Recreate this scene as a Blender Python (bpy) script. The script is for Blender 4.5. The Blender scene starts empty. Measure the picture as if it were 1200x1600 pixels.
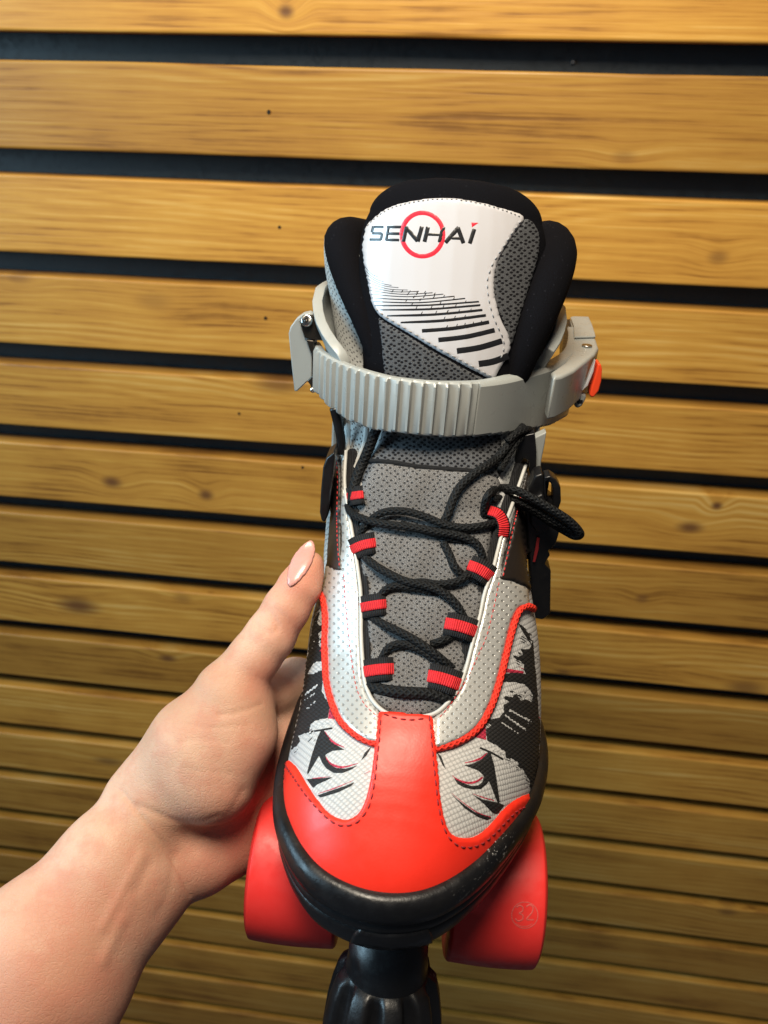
import bpy, bmesh, math, random
import numpy as np
from mathutils import Vector, Matrix
from mathutils.bvhtree import BVHTree
from mathutils.geometry import delaunay_2d_cdt
random.seed(7); np.random.seed(7)
S = bpy.context.scene
COL = S.collection
R = math.radians

# ------------------------------------------------------------------ camera
F = 1202.0                       # focal length in photo pixels (1200 x 1600 frame)
CAMZ = 1.5
def _fit(p, yw, r):
    cx, sx, cy, sy, cz, sz = math.cos(p), math.sin(p), math.cos(yw), math.sin(yw), math.cos(r), math.sin(r)
    Rx = np.array([[1, 0, 0], [0, cx, -sx], [0, sx, cx]])
    Ry = np.array([[cy, 0, sy], [0, 1, 0], [-sy, 0, cy]])
    Rz = np.array([[cz, -sz, 0], [sz, cz, 0], [0, 0, 1]])
    return np.array([[1, 0, 0], [0, 0, -1], [0, 1, 0]]) @ (Ry @ Rx @ Rz)
RC = _fit(-0.5116, 0.1135, 0.0239)          # camera axes in the world
CAMLOC = np.array([0, 0, CAMZ])
cam_data = bpy.data.cameras.new('camera')
cam_data.sensor_fit = 'VERTICAL'; cam_data.sensor_height = 36.0
cam_data.lens = 36.0 * F / 1600.0
cam_data.clip_start = 0.01; cam_data.clip_end = 50
cam_data.dof.use_dof = True; cam_data.dof.focus_distance = 0.305; cam_data.dof.aperture_fstop = 15.0
cam = bpy.data.objects.new('camera', cam_data); COL.objects.link(cam)
CM = Matrix([[*RC[0], 0], [*RC[1], 0], [*RC[2], CAMZ], [0, 0, 0, 1]])
cam.matrix_world = CM
S.camera = cam
S.render.resolution_x, S.render.resolution_y = 768, 1024

# ------------------------------------------------------------------ light
world = bpy.data.worlds.new('World'); S.world = world; world.use_nodes = True
wb = world.node_tree.nodes['Background']
wb.inputs[0].default_value = (0.80, 0.86, 1.0, 1); wb.inputs[1].default_value = 0.065
def area(name, loc, target, size, power, col, sy=None):
    d = bpy.data.lights.new(name, 'AREA'); d.energy = power; d.color = col
    d.shape = 'RECTANGLE'; d.size = size; d.size_y = sy or size
    o = bpy.data.objects.new(name, d); COL.objects.link(o)
    o.location = loc
    o.rotation_euler = (Vector(target) - Vector(loc)).to_track_quat('-Z', 'Y').to_euler()
    return o
area('ceiling_lamp', (-0.06, 0.06, 1.99), (0.0, 0.45, 1.3), 0.24, 10.8, (1.0, 0.88, 0.70))
win = area('window_light', (-1.35, -0.15, 1.80), (0.0, 0.32, 1.35), 0.6, 10.0, (0.50, 0.80, 1.0), 0.9)
win.data.spread = R(110)
S.view_settings.view_transform = 'Standard'; S.view_settings.look = 'None'
S.view_settings.exposure = -0.22; S.view_settings.gamma = 1.0
S.cycles.use_denoising = True
S.cycles.max_bounces = 8

# ------------------------------------------------------------------ small helpers
def tag(o, label=None, cat=None, group=None, kind=None):
    if label: o['label'] = label
    if cat: o['category'] = cat
    if group: o['group'] = group
    if kind: o['kind'] = kind
    return o
def link(name, me, mat=None, parent=None):
    o = bpy.data.objects.new(name, me); COL.objects.link(o)
    if mat is not None:
        for m in (mat if isinstance(mat, (list, tuple)) else [mat]): me.materials.append(m)
    if parent is not None: o.parent = parent
    return o
def mesh(name, verts, faces, uvs=None, smooth=True, mats=None):
    me = bpy.data.meshes.new(name)
    me.from_pydata([tuple(map(float, v)) for v in verts], [], [tuple(map(int, f)) for f in faces])
    if uvs is not None:
        uvl = me.uv_layers.new(name='UVMap')
        li = np.zeros(len(me.loops), dtype=np.int32); me.loops.foreach_get('vertex_index', li)
        uvl.data.foreach_set('uv', np.asarray(uvs, dtype=np.float32)[li].ravel())
    if smooth: me.polygons.foreach_set('use_smooth', [True] * len(me.polygons))
    if mats is not None: me.polygons.foreach_set('material_index', mats)
    me.update(); return me
class Geo:                        # gathers several pieces into one mesh
    def __init__(s): s.v = []; s.f = []; s.u = []; s.m = []
    def add(s, v, f, u=None, m=0):
        o = len(s.v); s.v += [tuple(map(float, p)) for p in v]; s.f += [tuple(int(i) + o for i in q) for q in f]
        s.u += [tuple(map(float, p)) for p in u] if u is not None else [(p[0], p[1]) for p in v]
        s.m += [m] * len(f); return s
    def build(s, name, mat, parent=None, smooth=True):
        return link(name, mesh(name, s.v, s.f, s.u, smooth, s.m), mat, parent)
def mods(o, bevel=None, sub=0, seg=2, angle=35):
    if bevel:
        b = o.modifiers.new('bevel', 'BEVEL'); b.width = bevel; b.segments = seg; b.limit_method = 'ANGLE'; b.angle_limit = R(angle)
    if sub:
        s = o.modifiers.new('sub', 'SUBSURF'); s.levels = s.render_levels = sub
    return o
def crom(pts, n=8, closed=False):
    P = np.asarray(pts, float); N = len(P); out = []
    for i in range(N if closed else N - 1):
        g = lambda k: P[k % N] if closed else P[min(max(k, 0), N - 1)]
        a, b, c, d = g(i - 1), g(i), g(i + 1), g(i + 2)
        for j in range(n):
            t = j / n
            out.append(0.5 * (2 * b + (c - a) * t + (2 * a - 5 * b + 4 * c - d) * t * t + (3 * b - a - 3 * c + d) * t ** 3))
    if not closed: out.append(P[-1])
    return np.array(out)
def resample(P, step, closed=False):
    P = np.asarray(P, float)
    Q = np.vstack([P, P[:1]]) if closed else P
    L = np.r_[0, np.cumsum(np.linalg.norm(np.diff(Q, axis=0), axis=1))]
    n = max(int(round(L[-1] / step)), 3)
    s = np.linspace(0, L[-1], n + 1)
    out = np.stack([np.interp(s, L, Q[:, k]) for k in range(Q.shape[1])], 1)
    return out[:-1] if closed else out
def interp(tab, x):
    a = np.array(tab, float); return np.interp(x, a[:, 0], a[:, 1])
def sinterp(tab, x):              # smooth interpolation
    c = crom(sorted(tab), 12); return np.interp(x, c[:, 0], c[:, 1])
def tube(path, rad, nseg=10, flat=1.0, up=None, caps=True, closed=False):
    P = np.asarray(path, float); n = len(P)
    rad = np.full(n, rad) if np.isscalar(rad) else np.asarray(rad, float)
    T = np.gradient(P, axis=0)
    if closed: T = np.roll(P, -1, 0) - np.roll(P, 1, 0)
    T /= np.linalg.norm(T, axis=1)[:, None] + 1e-12
    if up is None:
        u = np.cross(T[0], [0.13, 0.22, 0.97]); u /= np.linalg.norm(u); U = []
        for i in range(n):
            u = u - T[i] * (u @ T[i]); u /= np.linalg.norm(u) + 1e-12; U.append(u)
        U = np.array(U)
    else:
        W = np.asarray(up, float) if np.ndim(up) > 1 else np.tile(up, (n, 1))
        U = np.cross(W, T); U /= np.linalg.norm(U, axis=1)[:, None] + 1e-12
    W = np.cross(T, U)
    L = np.r_[0, np.cumsum(np.linalg.norm(np.diff(P, axis=0), axis=1))]
    v, u_, f = [], [], []
    for i in range(n):
        for j in range(nseg + 1):
            a = 2 * math.pi * j / nseg
            v.append(P[i] + rad[i] * (math.cos(a) * U[i] + math.sin(a) * W[i] * flat)); u_.append((j / nseg, L[i]))
    m = nseg + 1
    for i in range(n if closed else n - 1):
        k = (i + 1) % n
        for j in range(nseg): f.append((i * m + j, i * m + j + 1, k * m + j + 1, k * m + j))
    if caps and not closed:
        f.append(tuple(range(nseg - 1, -1, -1))); f.append(tuple((n - 1) * m + j for j in range(nseg)))
    return v, f, u_
def loft(rings, closed=True, cap0=False, cap1=False):
    n = len(rings); m = len(rings[0]); v, u, f = [], [], []
    rr = [np.vstack([r, r[:1]]) if closed else np.asarray(r) for r in rings]
    M = len(rr[0]); acc = 0
    for i, r in enumerate(rr):
        if i: acc += np.linalg.norm(r - rr[i - 1], axis=1).mean()
        s = np.r_[0, np.cumsum(np.linalg.norm(np.diff(r, axis=0), axis=1))]; s -= s[-1] / 2
        for p, q in zip(r, s): v.append(p); u.append((q, acc))
    for i in range(n - 1):
        for j in range(M - 1): f.append((i * M + j, i * M + j + 1, (i + 1) * M + j + 1, (i + 1) * M + j))
    if cap0: f.append(tuple(range(m - 1, -1, -1)))
    if cap1: f.append(tuple((n - 1) * M + j for j in range(m)))
    return v, f, u
def fix(o):                       # consistent outward normals, merged seams
    bm = bmesh.new(); bm.from_mesh(o.data)
    bmesh.ops.remove_doubles(bm, verts=bm.verts, dist=1e-5)
    bmesh.ops.recalc_face_normals(bm, faces=bm.faces); bm.to_mesh(o.data); bm.free(); return o

# ------------------------------------------------------------------ node helper
class NT:
    def __init__(s, name):
        s.m = bpy.data.materials.new(name); s.m.use_nodes = True; s.t = s.m.node_tree
        s.b = s.t.nodes['Principled BSDF']
    def n(s, kind, **kw):
        x = s.t.nodes.new(kind)
        for k, v in kw.items(): setattr(x, k, v)
        return x
    def set(s, node, key, val):
        if isinstance(val, bpy.types.NodeSocket): s.t.links.new(val, node.inputs[key])
        else: node.inputs[key].default_value = val
    def math(s, op, a, b=0.0, c=0.0, clamp=False):
        x = s.n('ShaderNodeMath', operation=op, use_clamp=clamp)
        for i, v in enumerate((a, b, c)): s.set(x, i, v)
        return x.outputs[0]
    def uv(s): return s.n('ShaderNodeUVMap').outputs[0]
    def pos(s): return s.n('ShaderNodeNewGeometry').outputs['Position']
    def obj(s): return s.n('ShaderNodeTexCoord').outputs['Object']
    def mapping(s, v, scale=(1, 1, 1), rot=(0, 0, 0), loc=(0, 0, 0)):
        x = s.n('ShaderNodeMapping'); s.set(x, 0, v); x.inputs['Scale'].default_value = scale
        x.inputs['Rotation'].default_value = rot; x.inputs['Location'].default_value = loc; return x.outputs[0]
    def noise(s, v, scale, detail=3, rough=0.55, dist=0.0):
        x = s.n('ShaderNodeTexNoise'); s.set(x, 'Vector', v); x.inputs['Scale'].default_value = scale
        x.inputs['Detail'].default_value = detail; x.inputs['Roughness'].default_value = rough; x.inputs['Distortion'].default_value = dist
        return x.outputs[0]
    def voro(s, v, scale, rnd=1.0, feature='F1', dims='3D'):
        x = s.n('ShaderNodeTexVoronoi', feature=feature, voronoi_dimensions=dims); s.set(x, 'Vector', v)
        x.inputs['Scale'].default_value = scale; x.inputs['Randomness'].default_value = rnd; return x.outputs['Distance']
    def ramp(s, v, stops, interp='LINEAR'):
        x = s.n('ShaderNodeValToRGB'); s.set(x, 0, v); e = x.color_ramp.elements; x.color_ramp.interpolation = interp
        while len(e) < len(stops): e.new(0.5)
        for q, (p, c) in zip(e, stops): q.position = p; q.color = (*c, 1) if len(c) == 3 else c
        return x.outputs[0]
    def rng(s, v, a, b, c=0.0, d=1.0, smooth=True):
        x = s.n('ShaderNodeMapRange', interpolation_type='SMOOTHSTEP' if smooth else 'LINEAR')
        for i, k in enumerate((v, a, b, c, d)): s.set(x, i, k)
        return x.outputs[0]
    def mix(s, fac, a, b, mode='MIX'):
        x = s.n('ShaderNodeMix', data_type='RGBA', blend_type=mode)
        s.set(x, 0, fac)
        for k, v in ((6, a), (7, b)): s.set(x, k, (*v, 1) if isinstance(v, tuple) and len(v) == 3 else v)
        return x.outputs[2]
    def bump(s, h, strength=0.5, dist=0.001, normal=None):
        x = s.n('ShaderNodeBump'); s.set(x, 'Height', h); x.inputs['Strength'].default_value = strength; x.inputs['Distance'].default_value = dist
        if normal is not None: s.set(x, 'Normal', normal)
        s.t.links.new(x.outputs[0], s.b.inputs['Normal']); return x.outputs[0]
    def p(s, **kw):
        names = dict(col='Base Color', rough='Roughness', metal='Metallic', spec='Specular IOR Level', coat='Coat Weight', coatr='Coat Roughness', sheen='Sheen Weight', sheenr='Sheen Roughness', sss='Subsurface Weight')
        for k, v in kw.items():
            if isinstance(v, tuple) and len(v) == 3: v = (*v, 1)
            s.set(s.b, names[k], v)
        return s

def plain(name, col, rough=0.5, metal=0.0, spec=0.5, coat=0.0, grain=0.0, gscale=900, var=0.0, sheen=0.0):
    t = NT(name); t.p(col=col, rough=rough, metal=metal, spec=spec, coat=coat, sheen=sheen)
    if grain: t.bump(t.noise(t.pos(), gscale, 3), grain, 0.0004)
    if var:
        nz = t.noise(t.pos(), 60, 5, 0.6)
        t.p(col=t.mix(nz, tuple(c * (1 - var) for c in col), tuple(min(1, c * (1 + var)) for c in col)))
        t.p(rough=t.rng(t.noise(t.pos(), 220, 4), 0.3, 0.7, max(0.02, rough - 0.08), min(1, rough + 0.12)))
    return t.m
# ------------------------------------------------------------------ materials
def mesh_cloth(name, base, hole, cell=0.21, holesize=0.30, rough=0.85, spark=0.5):
    """knitted mesh with small staggered holes; UV in centimetres"""
    t = NT(name); uv = t.uv()
    w = t.mapping(uv, (1.0, 1.35, 1), (0, 0, R(45)))
    d = t.voro(w, 1 / cell, 0.42, dims='2D')
    fine = t.noise(t.mapping(uv, (1, 2.2, 1)), 26, 2, 0.6)
    h = t.rng(d, holesize * 0.75, holesize * 1.15)
    c = t.mix(t.rng(fine, 0.35, 0.68), tuple(x * (1 - spark) for x in base), tuple(min(1, x * (1 + spark)) for x in base))
    t.p(col=t.mix(h, hole, c), rough=rough, spec=0.2)
    t.bump(t.math('ADD', t.math('MULTIPLY', h, 0.7), t.math('MULTIPLY', fine, 0.5)), 0.9, 0.0006)
    return t.m
def weave(name, base, dark, cell=0.16, rough=0.6, metal=0.0):
    t = NT(name); uv = t.uv()
    d = t.voro(t.mapping(uv, (1.0, 1.25, 1), (0, 0, R(45))), 1 / cell, 0.12, dims='2D')
    k = t.rng(d, 0.25, 0.58)
    nz = t.noise(uv, 14, 3)
    c = t.mix(k, base, dark); c = t.mix(t.math('MULTIPLY', nz, 0.25), c, tuple(x * 0.6 for x in base))
    t.p(col=c, rough=rough, metal=metal, spec=0.4)
    t.bump(t.math('SUBTRACT', 1.0, k), 0.4, 0.0005)
    return t.m
def perforated(name, base):
    t = NT(name); uv = t.uv()
    d = t.voro(t.mapping(uv, (1, 1, 1), (0, 0, R(45))), 1 / 0.27, 0.0, dims='2D')
    k = t.rng(d, 0.15, 0.24)
    nz = t.noise(t.pos(), 1500, 2)
    t.p(col=t.mix(k, tuple(x * 0.62 for x in base), base), rough=0.33, metal=0.5, spec=0.5)
    t.bump(t.math('ADD', k, t.math('MULTIPLY', nz, 0.12)), 0.6, 0.0005)
    return t.m
def lace_mat(name, a, b):
    t = NT(name); uv = t.uv()
    x = t.n('ShaderNodeSeparateXYZ'); t.set(x, 0, uv)
    u = t.math('MULTIPLY', x.outputs[0], 2 * math.pi * 5); v = t.math('MULTIPLY', x.outputs[1], 2 * math.pi * 4.2)
    s1 = t.math('SINE', t.math('ADD', u, v)); s2 = t.math('SINE', t.math('SUBTRACT', u, v))
    h = t.math('MULTIPLY_ADD', t.math('MAXIMUM', s1, s2), 0.5, 0.5)
    t.p(col=t.mix(h, a, b), rough=0.65, spec=0.22); t.bump(h, 0.7, 0.0006); return t.m
def webbing(name, a, b):
    t = NT(name); uv = t.uv()
    w = t.n('ShaderNodeTexWave', wave_type='BANDS', bands_direction='X'); t.set(w, 'Vector', uv); w.inputs['Scale'].default_value = 3.6
    w.inputs['Distortion'].default_value = 1.2; w.inputs['Detail Scale'].default_value = 4
    t.p(col=t.mix(w.outputs[1], a, b), rough=0.75, spec=0.25); t.bump(w.outputs[1], 0.7, 0.0005); return t.m
def felt(name, col):
    t = NT(name)
    nz = t.noise(t.pos(), 2200, 3, 0.7); lint = t.voro(t.pos(), 420, 1.0)
    c = t.mix(t.rng(lint, 0.10, 0.05), col, tuple(x * 5 + 0.01 for x in col)); 
    t.p(col=c, rough=0.95, spec=0.08); t.bump(nz, 0.5, 0.0006); return t.m
def rubber(name, col=(0.006, 0.006, 0.007)):
    t = NT(name)
    sc = t.noise(t.mapping(t.pos(), (1, 1, 2.6)), 260, 6, 0.75, 1.2)
    area_ = t.noise(t.pos(), 38, 2)
    m = t.math('MULTIPLY', t.rng(sc, 0.58, 0.66), t.rng(area_, 0.57, 0.68))
    t.p(col=t.mix(m, col, (0.42, 0.42, 0.42)), rough=t.rng(t.noise(t.pos(), 150, 4), 0.3, 0.75, 0.30, 0.52), spec=0.45)
    t.bump(t.math('ADD', t.noise(t.pos(), 900, 3), t.math('MULTIPLY', m, 0.5)), 0.25, 0.0004); return t.m
def leather(name, col, rough, coat=0.0):
    t = NT(name)
    v = t.voro(t.pos(), 1300, 1.0, 'SMOOTH_F1'); nz = t.noise(t.pos(), 90, 3)
    t.p(col=t.mix(nz, tuple(c * 0.93 for c in col), tuple(min(1, c * 1.05) for c in col)), rough=t.rng(nz, 0.3, 0.7, rough - .04, rough + .06), spec=0.5, coat=coat, coatr=0.25)
    t.bump(v, 0.06, 0.0003); return t.m

M = {}
M['red_leather'] = leather('red_toe_leather', (0.84, 0.030, 0.014), 0.40)
M['dark_leather'] = leather('black_side_leather', (0.016, 0.012, 0.010), 0.42)
M['silver'] = perforated('perforated_silver', (0.60, 0.60, 0.58))
M['silver_plain'] = leather('silver_edge', (0.50, 0.50, 0.48), 0.5)
M['fabric'] = weave('silver_woven_fabric', (0.55, 0.55, 0.545), (0.38, 0.38, 0.38), 0.17)
M['print_black'] = weave('black_print', (0.014, 0.014, 0.015), (0.005, 0.005, 0.005), 0.16, 0.65)
M['print_white'] = weave('white_print', (0.55, 0.55, 0.545), (0.38, 0.38, 0.38), 0.17)
M['print_pink'] = weave('pink_print', (0.52, 0.03, 0.07), (0.28, 0.015, 0.04))
M['print_dark_red'] = weave('dark_red_print', (0.14, 0.006, 0.012), (0.05, 0.003, 0.005))
M['gusset'] = mesh_cloth('grey_gusset_mesh', (0.17, 0.166, 0.166), (0.03, 0.03, 0.032), 0.25, 0.20, spark=0.9)
M['tongue_mesh'] = mesh_cloth('grey_tongue_mesh', (0.085, 0.088, 0.095), (0.006, 0.006, 0.008), 0.22, 0.30, spark=0.55)
M['collar_mesh'] = mesh_cloth('silver_collar_mesh', (0.46, 0.47, 0.46), (0.13, 0.13, 0.13), 0.24, 0.22, spark=0.25)
M['felt'] = felt('black_felt', (0.0035, 0.0035, 0.005))
M['white_gloss'] = plain('white_patent', (0.52, 0.51, 0.535), 0.16, coat=1.0, grain=0.04, gscale=220)
M['ink'] = plain('black_ink', (0.012, 0.012, 0.014), 0.3)
M['ink_red'] = plain('red_ink', (0.62, 0.02, 0.04), 0.3)
M['grey_plastic'] = plain('grey_plastic', (0.31, 0.325, 0.315), 0.34, grain=0.03, gscale=500, var=0.04)
M['bronze'] = plain('dark_bronze_metal', (0.05, 0.042, 0.034), 0.3, metal=0.7, var=0.2)
M['steel'] = plain('steel', (0.62, 0.60, 0.56), 0.22, metal=1.0, var=0.1)
M['black_plastic'] = plain('black_plastic', (0.006, 0.006, 0.007), 0.36, grain=0.12, gscale=800, var=0.2)
M['button'] = plain('orange_button', (0.85, 0.07, 0.02), 0.3)
M['rubber'] = rubber('black_rubber')
M['lace'] = lace_mat('black_lace', (0.0025, 0.0025, 0.003), (0.006, 0.007, 0.008))
M['web_black'] = webbing('black_webbing', (0.006, 0.006, 0.007), (0.018, 0.018, 0.020))
M['web_red'] = webbing('red_webbing', (0.46, 0.012, 0.02), (0.74, 0.03, 0.035))
M['piping'] = lace_mat('red_piping', (0.62, 0.02, 0.012), (0.86, 0.05, 0.03))
M['thread_dark_red'] = plain('dark_red_thread', (0.22, 0.008, 0.012), 0.7)
M['thread_red'] = plain('red_thread', (0.55, 0.03, 0.03), 0.7)
M['thread_grey'] = plain('grey_thread', (0.30, 0.29, 0.29), 0.7)
M['wheel'] = plain('red_urethane', (0.78, 0.034, 0.030), 0.44, spec=0.5, grain=0.10, gscale=300, var=0.05)
M['wheel_mark'] = plain('wheel_print', (0.62, 0.085, 0.075), 0.6)
M['lining'] = felt('black_lining', (0.008, 0.008, 0.009))

# ------------------------------------------------------------------ the slatted wall
P_ = 0.085                        # slat pitch in metres
WY = 7.8919 * P_                  # distance of the slat fronts
TH = 0.021; GAP = 0.235 * P_
def wall_at(px, py):
    d = RC @ np.array([(px - 600) / F, -(py - 800) / F, -1]); k = WY / d[1]
    return CAMLOC + k * d
KN = [(447, 18, 9, 6, 1), (175, 753, 13, 7, 1), (322, 773, 10, 7, 1), (122, 947, 26, 11, 1), (436, 600, 34, 11, .75), (1120, 790, 7, 5, 1.1), (1078, 824, 16, 7, 1),
      (262, 1028, 12, 5, 1), (170, 1190, 20, 6, .7), (1122, 402, 12, 7, .6), (1165, 1075, 22, 9, .7), (1003, 935, 8, 6, .6), (30, 433, 14, 6, .4), (285, 935, 12, 6, .45), (880, 1050, 9, 5, .5), (975, 245, 14, 6, .4), (1137, 1425, 10, 6, .6), (240, 470, 22, 10, .3)]
def wood():
    t = NT('golden_pine'); pos = t.pos()
    s = t.n('ShaderNodeSeparateXYZ'); t.set(s, 0, pos); x, y, z = s.outputs
    rnd = t.n('ShaderNodeObjectInfo').outputs['Random']
    mask = None; warp = None
    for px, py, rx, rz, a in KN:
        w = wall_at(px, py); sc = np.linalg.norm(w - CAMLOC) / F * 1.0
        k = t.n('ShaderNodeCombineXYZ')
        t.set(k, 0, t.math('MULTIPLY_ADD', x, 1 / (rx * sc), -w[0] / (rx * sc)))
        t.set(k, 1, t.math('MULTIPLY_ADD', z, 1 / (rz * sc * 1.15), -w[2] / (rz * sc * 1.15)))
        l = t.n('ShaderNodeVectorMath', operation='LENGTH'); t.set(l, 0, k.outputs[0]); d = l.outputs['Value']
        m = t.math('MULTIPLY', t.rng(d, 1.75, 0.2), a * 0.88); mask = m if mask is None else t.math('MAXIMUM', mask, m)
        g = t.math('MULTIPLY', t.rng(d, 5.0, 0.0), 0.010 * a); warp = g if warp is None else t.math('ADD', warp, g)
    c = t.n('ShaderNodeCombineXYZ')
    t.set(c, 0, t.math('MULTIPLY_ADD', rnd, 13.0, x)); t.set(c, 1, t.math('MULTIPLY', y, 0.6)); t.set(c, 2, t.math('MULTIPLY_ADD', rnd, 7.0, t.math('ADD', z, warp)))
    v = c.outputs[0]
    broad = t.noise(t.mapping(v, (2.2, 10, 34)), 1.0, 4, 0.5, 0.5)
    rings = t.noise(t.mapping(v, (1.6, 20, 120)), 1.0, 3, 0.6, 1.3)
    fine = t.noise(t.mapping(v, (14, 300, 520)), 1.0, 3, 0.6)
    blot = t.noise(t.mapping(v, (9, 9, 14)), 1.0, 4, 0.6)
    f = t.math('ADD', t.math('MULTIPLY', broad, 0.55), t.math('MULTIPLY', rings, 0.42))
    f = t.math('ADD', f, t.math('MULTIPLY', t.math('SUBTRACT', fine, 0.5), 0.55))
    w_ = t.noise(t.mapping(v, (2.6, 4, 11)), 1.0, 2, 0.5)
    sv = t.n('ShaderNodeSeparateXYZ'); t.set(sv, 0, v)
    fig = t.math('SINE', t.math('MULTIPLY', t.math('MULTIPLY_ADD', w_, 0.055, sv.outputs[2]), 820.0))
    f = t.math('ADD', f, t.math('MULTIPLY', fig, t.math('MULTIPLY', t.rng(broad, 0.35, 0.7), 0.13)))
    f = t.math('ADD', f, t.math('MULTIPLY', t.math('SUBTRACT', blot, 0.5), 0.45))
    col = t.ramp(f, [(0.28, (0.27, 0.108, 0.015)), (0.41, (0.50, 0.226, 0.035)), (0.58, (0.60, 0.296, 0.052)), (0.82, (0.72, 0.425, 0.12))])
    tint = t.math('MULTIPLY_ADD', rnd, 0.36, 0.78)
    hsv = t.n('ShaderNodeHueSaturation'); t.set(hsv, 'Color', col); t.set(hsv, 'Value', tint)
    col = t.mix(mask, hsv.outputs[0], (0.13, 0.048, 0.018))
    # worn, slightly frayed arrises along the slat edges
    t.p(col=col, rough=t.rng(f, 0.3, 0.8, 0.50, 0.36), spec=0.45)
    t.bump(t.math('ADD', t.math('MULTIPLY', fine, 0.6), rings), 0.28, 0.0012)
    return t.m
wallroot = bpy.data.objects.new('slatted_wall', None); COL.objects.link(wallroot)
wallroot.location = (0, WY, 0)
tag(wallroot, 'golden pine slat wall with black gaps behind the skate', 'wall')
WOOD = wood()
BACK = plain('blue_black_backing', (0.0045, 0.009, 0.013), 0.5, grain=0.1, gscale=300, var=0.3)
def box(x0, x1, y0, y1, z0, z1):
    v = [(x, y, z) for x in (x0, x1) for y in (y0, y1) for z in (z0, z1)]
    return v, [(0, 1, 3, 2), (4, 6, 7, 5), (0, 4, 5, 1), (2, 3, 7, 6), (0, 2, 6, 4), (1, 5, 7, 3)]
def slat_mesh(seed):
    rs = np.random.RandomState(seed); H = P_ - GAP; n = 400; X = np.linspace(-3.6, 3.6, n)
    # profile rounded at the front arrises, with a slight waviness along the length
    prof = [(TH, 0), (0.003, 0), (0.0018, 0), (0.0006, 0.0004), (0, 0.0020), (0, 0.0030), (0, H - 0.0026), (0, H - 0.0016), (0.0006, H - 0.0004), (0.0018, H), (0.003, H), (TH, H)]
    wob = np.convolve(rs.randn(n + 8), np.ones(9) / 9, 'valid') * 0.0006
    wob2 = np.convolve(rs.randn(n + 8), np.ones(9) / 9, 'valid') * 0.0006
    rings = [np.array([(x, y + (wob[i] * .4), z + (wob[i] if z < H / 2 else wob2[i])) for y, z in prof]) for i, x in enumerate(X)]
    v, f, u = loft(rings, True, True, True)
    return mesh('slat', v, f, u, True)
sm = [slat_mesh(i) for i in range(4)]
for m_ in sm: m_.materials.append(WOOD)
for k in range(-6, 40):
    o = bpy.data.objects.new('slat', sm[k % 4]); COL.objects.link(o); o.parent = wallroot
    o.location = (0.0, random.uniform(-0.0006, 0.0006), CAMZ + (0.3278 - k) * P_)
    fix_done = None
for m_ in sm:
    bm = bmesh.new(); bm.from_mesh(m_); bmesh.ops.remove_doubles(bm, verts=bm.verts, dist=1e-6); bmesh.ops.recalc_face_normals(bm, faces=bm.faces); bm.to_mesh(m_); bm.free()
bv, bf = box(-3.6, 3.6, TH + 0.001, TH + 0.02, CAMZ - 40 * P_, CAMZ + 7.5 * P_)
link('backing_board', mesh('backing_board', bv, bf, None, False), BACK, wallroot)
def disc(r, h, n=16):
    v = [(r * math.cos(2 * math.pi * i / n), -h, r * math.sin(2 * math.pi * i / n)) for i in range(n)] + [(1.25 * r * math.cos(2 * math.pi * i / n), h * .5, 1.25 * r * math.sin(2 * math.pi * i / n)) for i in range(n)]
    return v, [tuple(range(n))] + [(i, i + n, (i + 1) % n + n, (i + 1) % n) for i in range(n)]
NAILM = plain('dark_nail_head', (0.02, 0.013, 0.008), 0.5, metal=0.3)
for px, py in [(420, 175), (437, 355), (415, 497), (374, 646), (473, 730)]:
    w = wall_at(px, py); v, f = disc(0.0013, 0.0006)
    o = link('nail_head', mesh('nail_head', v, f, None, False), NAILM, wallroot); o.location = (w[0], -0.0002, w[2])
w = wall_at(895, 97); w = CAMLOC + (w - CAMLOC) * (WY + TH) / WY
v, f = disc(0.0014, 0.001); o = link('screw_head', mesh('screw_head', v, f, None, False), M['steel'], wallroot); o.location = (w[0], TH, w[2])
# ------------------------------------------------------------------ the roller skate (built in its own centimetre frame: x across, y to the toe, z up)
_e, _r, _y = R(28), R(-5), R(-2)
_B = np.array([[1, 0, 0], [0, -math.sin(_e), math.cos(_e)], [0, math.cos(_e), math.sin(_e)]]).T
RS = np.array([[math.cos(_r), -math.sin(_r), 0], [math.sin(_r), math.cos(_r), 0], [0, 0, 1]]) @ np.array([[math.cos(_y), 0, math.sin(_y)], [0, 1, 0], [-math.sin(_y), 0, math.cos(_y)]]) @ _B
TS = np.array([1.1274, -9.7275, -36.6631])
EYE = RS.T @ (-TS)
def dirl(px, py): return RS.T @ np.array([(px - 600) / F, -(py - 800) / F, -1.0])
def at(px, py, axis, val):
    d = dirl(px, py); return EYE + d * (val - EYE[axis]) / d[axis]
def at_x(px, py, x): return at(px, py, 0, x)
def at_y(px, py, y): return at(px, py, 1, y)
def at_z(px, py, z): return at(px, py, 2, z)
def topx(p):
    c = RS @ np.asarray(p, float) + TS; return np.array([600 + F * c[0] / -c[2], 800 - F * c[1] / -c[2]])
skate = bpy.data.objects.new('roller_skate', None); COL.objects.link(skate)
_M = RC @ RS; _t = CAMLOC + RC @ (TS * 0.01)
skate.matrix_world = Matrix([[*_M[0], _t[0]], [*_M[1], _t[1]], [*_M[2], _t[2]], [0, 0, 0, 1]])
tag(skate, 'red, silver and black quad roller skate gripped by a bare hand', 'roller skate')
CM_ = 0.01
def part(name, vfu, mat, parent=None, smooth=True):
    v, f, u = vfu if len(vfu) == 3 else (*vfu, None)
    o = link(name, mesh(name, np.asarray(v) * CM_, f, u if u is not None else [(p[0], p[2]) for p in v], smooth), mat, parent or skate)
    return fix(o)
def gpart(name, g, mat, parent=None, smooth=True):
    g.v = [tuple(c * CM_ for c in p) for p in g.v]; return g.build(name, mat, parent or skate, smooth)

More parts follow.
